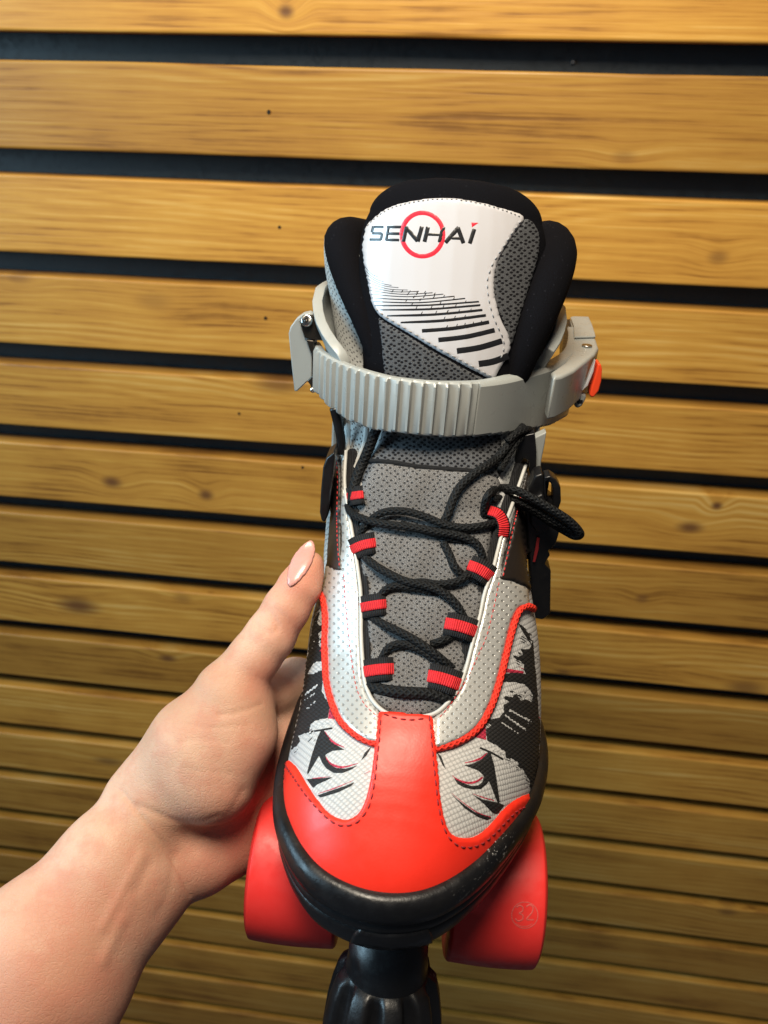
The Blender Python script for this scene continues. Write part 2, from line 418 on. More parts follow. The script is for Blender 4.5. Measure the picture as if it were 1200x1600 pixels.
class Base:                       # a surface that trim can be laid on
    def __init__(s, *vfs, ray=dirl, eye=None):
        V, Fc = [], []
        for v, f in vfs:
            o = len(V); V += [tuple(p) for p in v]; Fc += [tuple(i + o for i in q) for q in f]
        s.t = BVHTree.FromPolygons(V, Fc); s.eye = Vector(EYE if eye is None else eye); s.ray = ray; s.last = 30.0; s.blend = 0.0
    def cast(s, px, py):
        d = Vector(s.ray(px, py)).normalized(); h = s.t.ray_cast(s.eye, d)
        if h[0] is None: return None
        n = h[1] if h[1].dot(d) < 0 else -h[1]
        if s.blend: n = (n * (1 - s.blend) - d * s.blend).normalized()
        return np.array(h[0]), np.array(n), h[3]
    def near(s, px, py):
        d = Vector(s.ray(px, py)).normalized(); q = s.t.find_nearest(s.eye + d * s.last)
        n = q[1] if q[1].dot(d) < 0.3 else -q[1]
        return np.array(q[0]), np.array(n), s.last
    def hit(s, px, py):
        r_ = s.cast(px, py)
        if r_ is None: return s.near(px, py)[:2]
        s.last = r_[2]; return r_[:2]
def prime(base, pts):             # remember the depth of the first point that meets the surface
    for q in pts:
        d = Vector(base.ray(q[0], q[1])).normalized(); h = base.t.ray_cast(base.eye, d)
        if h[0] is not None: base.last = h[3]; return
def inside(P, poly):
    x, y = P[:, 0], P[:, 1]; r = np.zeros(len(P), bool); n = len(poly)
    for i in range(n):
        a, b = poly[i], poly[(i + 1) % n]
        c = (a[1] > y) != (b[1] > y)
        r ^= c & (x < (b[0] - a[0]) * (y - a[1]) / (b[1] - a[1] + 1e-12) + a[0])
    return r
def dist_poly(P, poly):
    d = np.full(len(P), 1e9); n = len(poly)
    for i in range(n):
        a, b = poly[i], poly[(i + 1) % n]; ab = b - a
        t = np.clip(((P - a) @ ab) / (ab @ ab + 1e-12), 0, 1)
        d = np.minimum(d, np.linalg.norm(P - (a + t[:, None] * ab), axis=1))
    return d
PXCM = 37.0
def drape(poly, base, h=0.06, edge=4.0, step=4.0, smooth=True, jag=0.0, floor=-0.03, hfun=None):
    """a sheet of thickness h cut to a traced outline and laid on a surface, with rounded edges"""
    P = np.asarray(poly, float)
    if smooth: P = crom(P, 6, True)
    P = resample(P, step * 0.8, True)
    if jag: P = P + np.random.randn(len(P), 2) * jag
    x0, y0 = P.min(0); x1, y1 = P.max(0)
    gx, gy = np.meshgrid(np.arange(x0, x1, step), np.arange(y0, y1, step * 0.87))
    gx = gx + (np.arange(gx.shape[0]) % 2)[:, None] * step / 2
    G = np.stack([gx.ravel(), gy.ravel()], 1)
    if len(G):
        G = G[inside(G, P)]
    if len(G):
        G = G[dist_poly(G, P) > step * 0.42]
    V = [Vector(p) for p in P] + [Vector(p) for p in G]
    r = delaunay_2d_cdt(V, [], [list(range(len(P)))], 1, 1e-4)
    vs = np.array([tuple(p) for p in r[0]]); fs = [tuple(f) for f in r[2]]
    d = dist_poly(vs, P); k = np.clip(d / edge, 0, 1); k = np.sqrt(1 - (1 - k) ** 2)
    out = []
    R0 = [base.cast(px, py) for px, py in vs]; ok = np.array([r_ is not None for r_ in R0])
    if not ok.all() and ok.any():
        okv = np.argwhere(ok)[:, 0]
        for i in np.argwhere(~ok)[:, 0]:
            j = okv[np.argmin(((vs[okv] - vs[i]) ** 2).sum(1))]; base.last = R0[j][2]; R0[i] = base.near(*vs[i])
    elif not ok.any(): R0 = [base.near(*q) for q in vs]
    for (px, py), kk, r_ in zip(vs, k, R0):
        p, n = r_[:2]; hh = h if hfun is None else hfun(px, py)
        out.append(p + n * (floor + (hh - floor) * kk))
    return out, fs, vs / PXCM * np.array([1, -1])
def px_path(pts, base, n=8, hs=0.1, step=None, closed=False, smooth=True):
    """pts: (px, py) or (px, py, height) -> 3D points and normals along a surface"""
    Q = np.array([(p[0], p[1], p[2] if len(p) > 2 else hs) for p in pts], float)
    C = crom(Q, n, closed) if smooth else Q
    C = resample(C, step or 3.0, closed)
    out, nn = [], []; prime(base, C)
    for px, py, h in C:
        p, q = base.hit(px, py); out.append(p + q * h); nn.append(q)
    O = np.array(out); N = np.array(nn)
    for _ in range(2):
        O[1:-1] = (O[:-2] + 2 * O[1:-1] + O[2:]) / 4; N[1:-1] = (N[:-2] + N[1:-1] + N[2:]); N /= np.linalg.norm(N, axis=1)[:, None]
    return O, N
def ribbon_poly(pts, w, n=6, taper=None):
    C = crom(pts, n); T = np.gradient(C, axis=0); T /= np.linalg.norm(T, axis=1)[:, None] + 1e-9
    N = np.stack([-T[:, 1], T[:, 0]], 1); s = np.linspace(0, 1, len(C))
    ww = (w / 2) * (np.ones(len(C)) if taper is None else np.interp(s, *zip(*taper)))
    return np.vstack([C + N * ww[:, None], (C - N * ww[:, None])[::-1]])
def stitches(g, pts, base, r=0.028, dash=0.20, gap=0.11, h=0.07, m=0):
    O, N = px_path(pts, base, 10, 0.1, 1.0)
    if callable(h): O = O + N * np.array([h(*topx(q)) - 0.1 for q in O])[:, None]
    else: O = O + N * (h - 0.1)
    L = np.r_[0, np.cumsum(np.linalg.norm(np.diff(O, axis=0), axis=1))]; s = 0
    while s + dash < L[-1]:
        q = np.linspace(s, s + dash, 5)
        P = np.stack([np.interp(q, L, O[:, k]) for k in range(3)], 1)
        nn = np.stack([np.interp(q, L, N[:, k]) for k in range(3)], 1)
        P += nn * np.array([-0.03, 0.0, 0.012, 0.0, -0.03])[:, None]
        g.add(*tube(P, [r * .6, r, r, r, r * .6], 6), m=m); s += dash + gap

# ---- lower boot ---------------------------------------------------
OUT = [(-0.1, 12.3), (-1.6, 12.15), (-3.2, 11.3), (-4.4, 9.5), (-4.9, 7.4), (-5.0, 5), (-4.8, 2), (-4.5, -1), (-4.2, -4), (-4.0, -8), (-3.2, -11), (-1.6, -12.6), (0, -12.9),
       (1.6, -12.6), (3.2, -11), (4.0, -8), (4.3, -4), (4.9, -1), (5.6, 2), (5.75, 4), (5.4, 6), (4.7, 7.8), (3.1, 10.25), (1.5, 11.75)]
OUT = crom(OUT, 8, True)
def inset(C, d):
    T = np.roll(C, -1, 0) - np.roll(C, 1, 0); T /= np.linalg.norm(T, axis=1)[:, None]
    return C + np.stack([-T[:, 1], T[:, 0]], 1) * (-d)
if abs(inset(OUT, 0.3)[0, 1]) > 12.3: inset_sign = -1
else: inset_sign = 1
def ins(C, d): return inset(C, d * inset_sign)
INN = ins(OUT, 0.34)
iT, iH = int(np.argmax(INN[:, 1])), int(np.argmin(INN[:, 1]))
def side(a, b):
    idx = [(a + k) % len(INN) for k in range((b - a) % len(INN) + 1)]; return INN[idx]
LS, RSd = side(iT, iH), side(iH, iT)[::-1]
def xof(sd, y): o = np.argsort(sd[:, 1]); return np.interp(y, sd[o, 1], sd[o, 0])
HT = [(12.1, 2.5), (11.85, 3.1), (11.6, 3.65), (11.2, 4.25), (10.6, 4.9), (10, 5.35), (9, 5.9), (8, 6.3), (7, 6.7), (6, 7.2), (5, 7.85), (4, 8.7), (3, 9.6), (2, 10.5), (1, 11.5), (0, 12.7), (-1, 13.6), (-3, 14), (-8, 13), (-11, 10), (-12.6, 5)]
yt, yh = INN[iT, 1], INN[iH, 1]
ys = np.concatenate([yt - 0.004 - 1.2 * (1 - np.cos(np.linspace(0, math.pi / 2, 16))), np.linspace(yt - 1.3, yh + 0.8, 60), yh + 0.75 * np.cos(np.linspace(0.2, math.pi / 2 - 0.05, 8))])
_yy = np.linspace(-13, 12.2, 400); _hh = sinterp(HT, _yy); _k = np.exp(-(np.arange(-40, 41) / 17.0) ** 2); _k /= _k.sum()
_hs = np.convolve(np.pad(_hh, 40, 'edge'), _k, 'valid'); _w = np.clip((11.9 - _yy) / 1.2, 0, 1); _hs = _hs * _w + _hh * (1 - _w)
hsm = lambda y: float(np.interp(y, _yy, _hs))
rings = []
for y in ys:
    a, b = xof(LS, y), xof(RSd, y); mid, hw = (a + b) / 2, (b - a) / 2; h = max(hsm(y), 2.45)
    n = 2.25 + 0.75 * float(np.clip((4.5 - y) / 4.5, 0, 1))
    t = np.linspace(0, math.pi, 57); c, s_ = np.cos(t), np.sin(t)
    X = mid - hw * np.sign(c) * np.abs(c) ** (2 / n); Z = 2.2 + (h - 2.2) * np.abs(s_) ** (2 / 2.05)
    # the sides bulge a little before they roll over to the top
    wy = float(np.clip((4.8 - y) / 3.5, 0, 1)); wy = wy * wy * (3 - 2 * wy) * float(np.clip((y + 6) / 3, 0, 1))
    X = X + np.where(X < mid, -0.46, 0.30) * wy * np.clip(s_ * 2.2, 0, 1) * np.clip(np.abs(X - mid) / 1.5, 0, 1)
    rings.append(np.stack([X, np.full_like(X, y), Z], 1))
vA, fA, uA = loft(rings, False)
# ---- ankle shaft --------------------------------------------------
YF = [(8, 3.0), (9, 2.4), (10.5, 1.3), (13, -0.5), (15, -1.6), (18, -3.0), (20.5, -4.1)]
XW = [(8, 4.65), (11.5, 4.6), (13, 4.4), (15, 4.45), (18, 5.0), (19.5, 5.3), (20.5, 5.35)]
ringsB = []
for z in np.linspace(8, 20.3, 40):
    yf, xw = float(sinterp(YF, z)), float(sinterp(XW, z)); yb = -10.6 - 0.02 * (z - 8); cy, ry = (yf + yb) / 2, (yf - yb) / 2
    t = np.linspace(0, 2 * math.pi, 72, endpoint=False); c, s_ = np.cos(t), np.sin(t); n = 2.5
    ringsB.append(np.stack([0.1 - 0.25 * np.clip((z - 15) / 4, 0, 1) + xw * np.sign(c) * np.abs(c) ** (2 / n), cy + ry * np.sign(s_) * np.abs(s_) ** (2 / n), np.full_like(c, z) - 0.12 * (cy + ry * s_ + 6)], 1))
vB, fB, uB = loft(ringsB, True)
upper = part('boot_upper', (vA, fA, uA), M['fabric'])
shaft = part('ankle_shaft', (vB, fB, uB), M['collar_mesh'])
lin = np.array(ringsB[-4]) * np.array([0.97, 1, 1]); lc = lin.mean(0)
part('inner_lining', ([*lin, lc - np.array([0, 0, 2])], [(i, (i + 1) % len(lin), len(lin)) for i in range(len(lin))], None), M['lining'])
BA = Base((vA, fA)); BAB = Base((vA, fA), (vB, fB)); BAB.blend = 0.88

# ---- sole: rim, lower shell ---------------------------------------
RIMO = ins(OUT, 0.12)
def sweep_outline(prof, C=RIMO):
    return loft([np.column_stack([ins(C, -o), np.full(len(C), z)]) for o, z in prof], True)
_rim = sweep_outline(([(-0.85, 3.1), (-0.46, 3.42), (-0.20, 3.47), (-0.01, 3.40), (0.12, 3.16), (0.17, 2.80), (0.12, 2.48), (0.0, 2.38), (-0.03, 2.30), (0.02, 2.22), (0.05, 2.08), (0.03, 1.9), (-0.04, 1.80), (-0.3, 1.78)]))
_rv = [np.array([p[0], p[1], p[2] - (0.42 * float(np.clip((9.5 - p[1]) / 4, 0, 1)) * float(np.clip((p[2] - 2.5) / 0.5, 0, 1)))]) for p in _rim[0]]
part('sole_rim', (_rv, _rim[1], _rim[2]), M['rubber'])
part('sole_shell', sweep_outline([(-0.3, 1.86), (-0.02, 1.84), (0.0, 1.5), (-0.08, 1.05), (-0.25, 0.60), (-0.55, 0.25), (-0.95, 0.02), (-1.4, -0.05), (-4.0, -0.06)][:8]), M['rubber'])
o = ins(OUT, 1.3); part('base_plate', loft([np.column_stack([o, np.full(len(o), z)]) for z in (0.1, -0.4)], True, True, True), M['black_plastic'], smooth=False)
mods(bpy.data.objects['base_plate'], 0.0012)
BSH = Base(sweep_outline([(-0.3, 1.86), (-0.02, 1.84), (0.0, 1.5), (-0.08, 1.05), (-0.25, 0.60), (-0.55, 0.25), (-0.95, 0.02), (-1.4, -0.05)])[:2])
part('bumper_step', drape([(545, 1472), (552, 1458), (566, 1446), (585, 1441), (612, 1442), (650, 1441), (668, 1448), (676, 1462), (676, 1474), (612, 1482)], BSH, 0.10, 2.5, 3, False), M['black_plastic'])

def prism(pts, axis, thick, mat, name, parent=None, bevel=0.06, seg=3, smooth=True):
    """pts: 3D outline lying in a plane of the given axis; extruded along it"""
    P = np.asarray(pts, float); n = len(P); d = np.zeros(3); d[axis] = thick
    v = [*P, *(P + d)]; f = [tuple(range(n)), tuple(range(2 * n - 1, n - 1, -1))] + [(i, i + n, (i + 1) % n + n, (i + 1) % n) for i in range(n)]
    o = part(name, (v, f, None), mat, parent, smooth=False)
    if bevel: mods(o, bevel * CM_, seg=seg)
    o.data.polygons.foreach_set('use_smooth', [smooth] * len(o.data.polygons))
    if smooth:
        try: o.data.set_sharp_from_angle(angle=R(40))
        except Exception: pass
    return o
def ypoly(px, y, smooth=0):
    P = crom(px, smooth, True) if smooth else np.array(px, float)
    return [at_y(a, b, y) for a, b in P]
def zpoly(px, z, smooth=0):
    P = crom(px, smooth, True) if smooth else np.array(px, float)
    return [at_z(a, b, z) for a, b in P]

# ---- toe stopper ---------------------------------------------------
ax = np.array([0, 0.30, -0.954]); ax /= np.linalg.norm(ax)
c0 = at_y(607, 1482, 10.0)
bx = np.array([1.0, 0, 0]); by = np.cross(ax, bx)
def lathe(c, prof, n=48, flute=None):
    rr = []
    for s, r in prof:
        t = np.linspace(0, 2 * math.pi, n, endpoint=False)
        q = np.full(n, r) * (1 + (flute(t, s) if flute else 0))
        rr.append(c + ax * s + np.outer(q * np.cos(t), bx) + np.outer(q * np.sin(t), by))
    return loft(rr, True, True, True)
stop = part('toe_stop', lathe(c0, [(-1.2, 1.45), (0.2, 1.5), (0.9, 1.58), (1.35, 1.62), (1.6, 1.66)]), M['black_plastic'])
fl = lambda t, s: 0.10 * np.clip((np.cos(t * 9) + 0.35) * 2.2, -1, 1) * (0 if s < 0.9 else 1)
part('stopper_rubber', lathe(c0, [(0.65, 1.3), (0.75, 1.60), (1.05, 1.74), (1.7, 1.90), (2.6, 2.04), (3.9, 2.14), (5.2, 2.16), (5.6, 2.0), (5.7, 1.4)], 144, fl), M['rubber'], stop)
# ---- wheels --------------------------------------------------------
def wheel(cx, sgn, yy, zz):
    r = 3.05
    prof = [(-1.8, 1.25), (-1.9, 2.3), (-1.88, 2.78), (-1.78, 2.98), (-1.52, r - .02), (0, r + 0.03), (1.50, r - .03), (1.76, 2.92), (1.88, 2.62), (1.90, 2.3), (1.82, 1.3)]
    prof = crom(prof, 5)
    t = np.linspace(0, 2 * math.pi, 80, endpoint=False)
    rr = [np.stack([np.full_like(t, cx + sgn * a), yy + b * np.cos(t), zz + b * np.sin(t)], 1) for a, b in prof]
    w = part('wheel', loft(rr, True, False, False), M['wheel'])
    hub = [np.stack([np.full_like(t, cx + sgn * a), yy + b * np.cos(t), zz + b * np.sin(t)], 1) for a, b in [(-1.7, 0.4), (-1.8, 1.3), (-1.5, 1.32), (1.5, 1.32), (1.8, 1.3), (1.6, 0.4)]]
    part('hub', loft(hub, True, True, True), M['black_plastic'], w, smooth=False)
    v, f, u = tube([(cx + sgn * 1.5, yy, zz), (cx + sgn * 2.15, yy, zz)], 0.55, 6); part('axle_nut', (v, f, u), M['steel'], w, smooth=False)
    return w
AY, AZ = 6.0, -3.42
wl = wheel(-4.08, -1, AY, AZ); wr = wheel(4.12, 1, AY, AZ)
wheel(-3.25, -1, -7.5, AZ); wheel(3.25, 1, -7.5, AZ)
for yy in (AY, -7.5):
    tr = part('truck', tube([(-4.8, yy, AZ), (4.8, yy, AZ)], 0.42, 16), M['steel'])
    rr = [np.array([(x * w, yy + s * d, z) for x, s in ((-1, -1), (1, -1), (1, 1), (-1, 1))]) for z, w, d in ((-0.3, 2.0, 2.2), (-1.2, 1.6, 1.8), (-3.2, 1.0, 1.0), (-5.4, 0.8, 0.8))]
    mods(part('hanger', loft(rr, True, True, True), M['black_plastic'], tr, smooth=False), 0.0015)

# ---- toe cap, eyestay, side panels ---------------------------------
TOE = [(442, 1194), (447, 1188), (456, 1190), (468, 1204), (480, 1224), (496, 1248), (516, 1271), (540, 1280), (560, 1270), (571, 1248), (578, 1220), (583, 1188), (587, 1156), (590, 1126), (593, 1118), (602, 1116), (624, 1117), (656, 1120), (672, 1122), (676, 1128), (678, 1142), (680, 1168), (684, 1200), (688, 1240), (695, 1278), (706, 1302), (727, 1309), (748, 1303), (768, 1285), (784, 1266), (800, 1252), (816, 1243), (830, 1239), (838, 1243), (838, 1266),
       (834, 1300), (812, 1342), (776, 1380), (730, 1404), (680, 1417), (640, 1420), (600, 1417), (554, 1404), (508, 1376), (466, 1332), (443, 1280), (436, 1234)]
caph = lambda x, y: 0.13 + 0.30 * (lambda q: q * q * (3 - 2 * q))(min(max((1285 - y) / 140, 0), 1)) * (560 < x < 700)
cap = part('toe_cap', drape(TOE, BA, 0.13, 5, 4.5, hfun=caph), M['red_leather'])
g = Geo(); hh = lambda x, y: caph(x, y) + 0.02
stitches(g, [(452, 1198), (464, 1216), (480, 1240), (500, 1264), (522, 1284), (540, 1290), (560, 1284), (577, 1262), (586, 1228), (591, 1190), (596, 1150), (598, 1124)], BA, h=hh)
stitches(g, [(602, 1124), (618, 1130), (640, 1133), (665, 1130)], BA, h=hh)
stitches(g, [(668, 1126), (670, 1150), (673, 1190), (678, 1230), (684, 1268), (694, 1300), (710, 1318), (728, 1322), (750, 1315), (772, 1296), (790, 1277), (808, 1262), (834, 1254)], BA, h=hh)
gpart('toe_stitching', g, M['thread_dark_red'], cap)

# U-shaped eyestay: two legs and the bridge under the toe strap
EYE_L = [(502, 928), (505, 912), (508, 897), (508, 884), (520, 876), (532, 860), (532, 800), (533, 750), (534, 712), (545, 706), (541, 730), (540, 760), (546, 800), (553, 844), (559, 884), (564, 924), (565, 960), (565, 990), (567, 1030), (571, 1067), (581, 1093), (596, 1110), (614, 1119), (640, 1124), (640, 1150), (620, 1160), (583, 1162), (557, 1150), (535, 1129), (522, 1101), (513, 1067), (511, 1030), (510, 997), (511, 967), (508, 942)]
EYE_R = [(827, 951), (827, 930), (824, 916), (800, 905), (786, 890), (793, 845), (808, 790), (820, 750), (830, 722), (821, 722), (809, 760), (795, 800), (785, 828), (777, 860), (769, 892), (757, 926), (749, 963), (741, 993), (734, 1020), (726, 1050), (716, 1077), (699, 1100), (680, 1116), (657, 1122), (640, 1124), (640, 1150), (660, 1168), (682, 1171), (710, 1161), (733, 1148), (750, 1131), (763, 1107), (773, 1080), (782, 1047), (790, 1013), (797, 983), (804, 962), (813, 950)]
eyh = lambda x, y: 0.34 - 0.12 * (590 < x < 680 and y > 1105)
el = part('eyestay', drape(EYE_L, BAB, 0.34, 7, 4, hfun=eyh), M['silver']); er = part('eyestay', drape(EYE_R, BAB, 0.34, 7, 4, hfun=eyh), M['silver'])
BD_L = [(523, 706), (532, 708), (535, 756), (534, 800), (535, 850), (538, 897), (524, 893), (508, 886), (510, 880), (511, 860), (514, 820), (518, 780), (521, 740)]
BD_R = [(829, 742), (821, 728), (808, 788), (794, 844), (776, 906), (788, 909), (803, 911), (824, 921), (834, 925), (832, 900), (828, 860), (827, 800)]
dl = part('side_panel', drape(BD_L, BAB, 0.40, 4, 4, smooth=False), M['dark_leather']); dr = part('side_panel', drape(BD_R, BAB, 0.40, 4, 4, smooth=False), M['dark_leather'])
g = Geo(); stitches(g, [(527, 716), (529, 750), (528, 800), (529, 850), (532, 886)], BAB, 0.022, 0.15, 0.08, 0.42); gpart('red_stitching', g, M['thread_red'], dl)
g = Geo(); stitches(g, [(812, 775), (806, 800), (797, 840), (789, 880), (784, 905)], BAB, 0.022, 0.15, 0.08, 0.42); gpart('red_stitching', g, M['thread_red'], dr)
g = Geo(); stitches(g, [(538, 897), (541, 947), (545, 990), (550, 1030), (557, 1073), (568, 1098), (584, 1115), (602, 1127)], BAB, 0.015, 0.16, 0.06, 0.355); gpart('red_stitching', g, M['thread_red'], el)
g = Geo(); stitches(g, [(779, 910), (770, 953), (760, 993), (747, 1023), (733, 1053), (713, 1087), (694, 1113), (680, 1127)], BAB, 0.015, 0.16, 0.06, 0.355); gpart('red_stitching', g, M['thread_red'], er)
PIP_L = [(500, 926), (507, 932), (511, 950), (512, 980), (511, 1010), (512, 1040), (514, 1067), (522, 1100), (535, 1128), (557, 1149), (576, 1159), (590, 1163)]
PIP_R = [(830, 952), (823, 948), (812, 950), (804, 962), (797, 985), (790, 1013), (782, 1047), (773, 1080), (763, 1107), (750, 1131), (733, 1148), (710, 1161), (692, 1167), (678, 1170)]
for P in (PIP_L, PIP_R):
    O, N = px_path(P, BA, 8, 0.10, 2.5); part('piping', tube(O, 0.155, 12), M['piping'])

# ---- printed graphics on the fabric --------------------------------
zr = lambda L: [(680 + x / 4.3243, 930 + y / 4.3243) for x, y in L]
zl = lambda L: [(420 + x / 4.3243, 930 + y / 4.3243) for x, y in L]
g = Geo()
def pr(poly, m, h=0.022, jag=0.0, smooth=False): g.add(*drape(poly, BA, h, 1.2, 3.0, smooth, jag, 0.004), m=m)
pr(zr([(555, 185), (600, 215), (640, 280), (652, 340), (622, 300), (590, 245)]), 0, jag=.3)
pr(zr([(660, 300), (640, 360), (600, 365), (575, 360), (592, 400), (560, 415), (520, 400), (540, 430), (580, 450), (602, 470), (597, 505), (612, 530), (540, 520), (470, 530), (440, 585), (540, 588), (600, 600), (640, 640), (658, 680), (652, 722), (610, 700), (580, 712), (560, 685), (540, 655), (525, 690), (470, 680), (465, 700), (500, 720), (460, 740), (465, 790), (430, 830), (350, 838), (345, 860), (382, 880), (340, 905), (350, 980), (420, 1020), (470, 1060), (480, 1100), (520, 1105), (560, 1130), (560, 1160), (600, 1185), (610, 1215), (640, 1250), (635, 1290), (660, 1335), (700, 1345), (735, 1250), (748, 1100), (730, 950), (700, 820), (690, 640), (675, 480)]), 0, jag=.45)
pr(zr([(370, 1050), (350, 1070), (310, 1110), (250, 1140), (195, 1150), (290, 1185), (328, 1220), (318, 1262), (290, 1285), (240, 1288), (180, 1265), (125, 1235), (150, 1275), (200, 1302), (260, 1314), (310, 1310), (350, 1275), (362, 1255), (420, 1402), (438, 1402), (400, 1150)]), 0)
pr(zr([(250, 1345), (320, 1380), (430, 1402), (470, 1420), (420, 1480), (390, 1475), (330, 1412)]), 0)
pr(zr([(105, 1340), (160, 1388), (260, 1462), (330, 1488), (385, 1505), (350, 1522), (290, 1500), (200, 1442)]), 0)
pr(zr([(12, 1065), (40, 1085), (70, 1172), (85, 1190), (50, 1150)]), 0)
pr(ribbon_poly(zr([(300, 1030), (380, 1065), (460, 1110)]), 3.2), 0)
pr(zr([(478, 494), (600, 514), (596, 529), (470, 522)]), 2, .026)
pr(zr([(300, 885), (340, 880), (345, 978), (262, 958)]), 2, .026)
for p, w_ in [([(195, 1134), (260, 1120), (310, 1100), (352, 1066)], 3.4), ([(113, 1215), (150, 1245), (220, 1268), (280, 1258), (322, 1228)], 3.6), ([(250, 1340), (320, 1365), (400, 1388)], 1.8), ([(108, 1335), (200, 1410), (290, 1470), (380, 1500)], 1.6)]:
    pr(ribbon_poly(zr(p), w_, 6, [(0, .2), (.5, 1), (1, .8)]), 2, .028)
for p, w_ in [([(490, 770), (640, 852)], 6), ([(460, 805), (615, 915)], 6), ([(430, 850), (575, 945)], 5), ([(612, 872), (652, 850)], 4), ([(385, 1035), (470, 1072)], 6)]:
    pr(ribbon_poly(zr(p), w_), 1, .030, jag=.35)
def dry(zf, ang, spots, col, n, lmin, lmax, h):      # dry-brush streaks
    for k in range(n):
        x0, y0, x1, y1 = random.choice(spots); x = random.uniform(x0, x1); y = random.uniform(y0, y1); L_ = random.uniform(lmin, lmax); a_ = ang + random.gauss(0, .12)
        pr(ribbon_poly(zf([(x, y), (x + L_ * .5 * math.cos(a_), y + L_ * .5 * math.sin(a_) + random.gauss(0, 2)), (x + L_ * math.cos(a_), y + L_ * math.sin(a_))]), random.uniform(.8, 2.2), 3, [(0, .4), (.4, 1), (1, .3)]), col, h)
SR = [(470, 640, 640, 720), (340, 830, 470, 880), (470, 1060, 600, 1180), (500, 380, 620, 470), (590, 1180, 650, 1280), (560, 200, 640, 330)]
dry(zr, .55, SR, 0, 60, 25, 70, .033); dry(zr, .55, SR, 1, 60, 20, 60, .035); dry(zr, .55, [(560, 700, 690, 1000), (500, 900, 680, 1100), (640, 400, 690, 800)], 1, 36, 20, 70, .036)
dry(zr, .3, [(350, 900, 500, 980), (640, 780, 690, 860), (560, 480, 640, 540)], 2, 16, 15, 45, .037)
for k in range(16):               # dark red smear and loose brush flecks
    x, y = 360 + random.random() * 120, 905 + random.random() * 70; pr(ribbon_poly(zr([(x, y), (x + 22, y + 6 + random.random() * 10)]), 1.5), 3, .030)
for k in range(26):
    x, y = random.choice([(500 + random.random() * 120, 1085 + random.random() * 110), (540 + random.random() * 90, 380 + random.random() * 100), (480 + random.random() * 130, 650 + random.random() * 60)])
    pr(ribbon_poly(zr([(x, y), (x + 10 + random.random() * 16, y + random.random() * 14)]), 1.2 + random.random() * 1.8), random.choice([0, 0, 1]), .032)
pr(ribbon_poly(zr([(700, 880), (708, 960), (712, 1050)]), 1.6), 1, .03, jag=.4); pr(ribbon_poly(zr([(700, 1200), (690, 1260), (680, 1310)]), 2.2), 1, .03, jag=.5)
gpart('printed_pattern', g, [M['print_black'], M['print_white'], M['print_pink'], M['print_dark_red']], upper)
g = Geo()
pr(zl([(372, 75), (350, 110), (325, 180), (345, 210), (376, 200), (376, 232), (330, 262), (345, 300), (376, 262), (380, 312), (332, 332), (350, 352), (376, 345), (376, 430), (375, 545), (365, 590), (355, 640), (385, 700), (412, 735), (402, 830), (300, 868), (280, 890), (272, 930), (240, 935), (200, 950), (215, 990), (160, 1040), (130, 1080), (118, 1122), (95, 1120), (130, 980), (160, 800), (205, 600), (262, 380), (310, 150)]), 0, jag=.45)
pr(zl([(372, 440), (310, 446), (278, 488), (255, 545), (300, 540), (340, 525), (372, 508)]), 1, .03, jag=.4)
pr(zl([(352, 125), (335, 175), (350, 195), (378, 185), (375, 110)]), 1, .03, jag=.5)
for p, w_ in [([(338, 605), (240, 680)], 6), ([(332, 652), (240, 715)], 5), ([(335, 705), (250, 775)], 4.6), ([(372, 570), (388, 640), (395, 690)], 5), ([(330, 330), (372, 290)], 4), ([(290, 385), (318, 290)], 3), ([(285, 890), (340, 858), (440, 850)], 9)]:
    pr(ribbon_poly(zl(p), w_), 1, .032, jag=.3)
pr(zl([(400, 835), (412, 752), (440, 775), (462, 832), (430, 842)]), 2, .026)
pr(ribbon_poly(zl([(340, 375), (378, 362)]), 4.5), 2, .034, jag=.3)
pr(ribbon_poly(zl([(222, 680), (232, 610)]), 1.6), 2, .034)
pr(ribbon_poly(zl([(285, 922), (350, 912), (432, 898)]), 3.0), 0, .034)
pr(zl([(365, 900), (350, 920), (330, 960), (290, 1080), (258, 1200), (265, 1212), (340, 1085), (360, 1132), (390, 1172), (440, 1202), (500, 1202), (560, 1178), (600, 1150), (520, 1172), (450, 1167), (412, 1140), (388, 1105), (382, 1078), (430, 1052), (512, 1045), (440, 1002), (390, 942)]), 0)
for p, w_ in [([(375, 918), (430, 990), (515, 1030)], 3.8), ([(378, 1085), (420, 1140), (500, 1162), (605, 1135)], 4.0), ([(330, 1342), (450, 1302), (575, 1250)], 1.8), ([(290, 1238), (340, 1234), (420, 1225)], 1.5), ([(640, 1210), (690, 1185)], 1.0)]:
    pr(ribbon_poly(zl(p), w_, 6, [(0, .4), (.5, 1), (1, .2)]), 2, .036)
pr(zl([(255, 1242), (330, 1238), (430, 1230), (400, 1248), (330, 1278), (300, 1304)]), 0)
pr(zl([(330, 1352), (420, 1320), (520, 1287), (580, 1262), (560, 1288), (470, 1332), (350, 1368)]), 0)
pr(zl([(698, 1018), (660, 1085), (622, 1118), (650, 1062)]), 0)
for k in range(14):
    x, y = random.choice([(200 + random.random() * 110, 870 + random.random() * 70), (300 + random.random() * 60, 780 + random.random() * 60)])
    pr(ribbon_poly(zl([(x, y), (x + 18, y - 5 + random.random() * 8)]), 1.2), random.choice([1, 3]), .034)
SL = [(280, 90, 370, 320), (250, 440, 370, 560), (150, 860, 300, 1000), (110, 1000, 180, 1110), (200, 560, 380, 640)]
dry(zl, -.75, SL, 0, 40, 25, 70, .037); dry(zl, -.75, SL, 1, 60, 20, 70, .039); dry(zl, -.6, [(170, 700, 390, 860), (290, 320, 370, 430)], 1, 24, 20, 60, .039); dry(zl, -.5, [(300, 740, 400, 830), (330, 320, 380, 400), (205, 560, 240, 700)], 2, 16, 15, 45, .040)
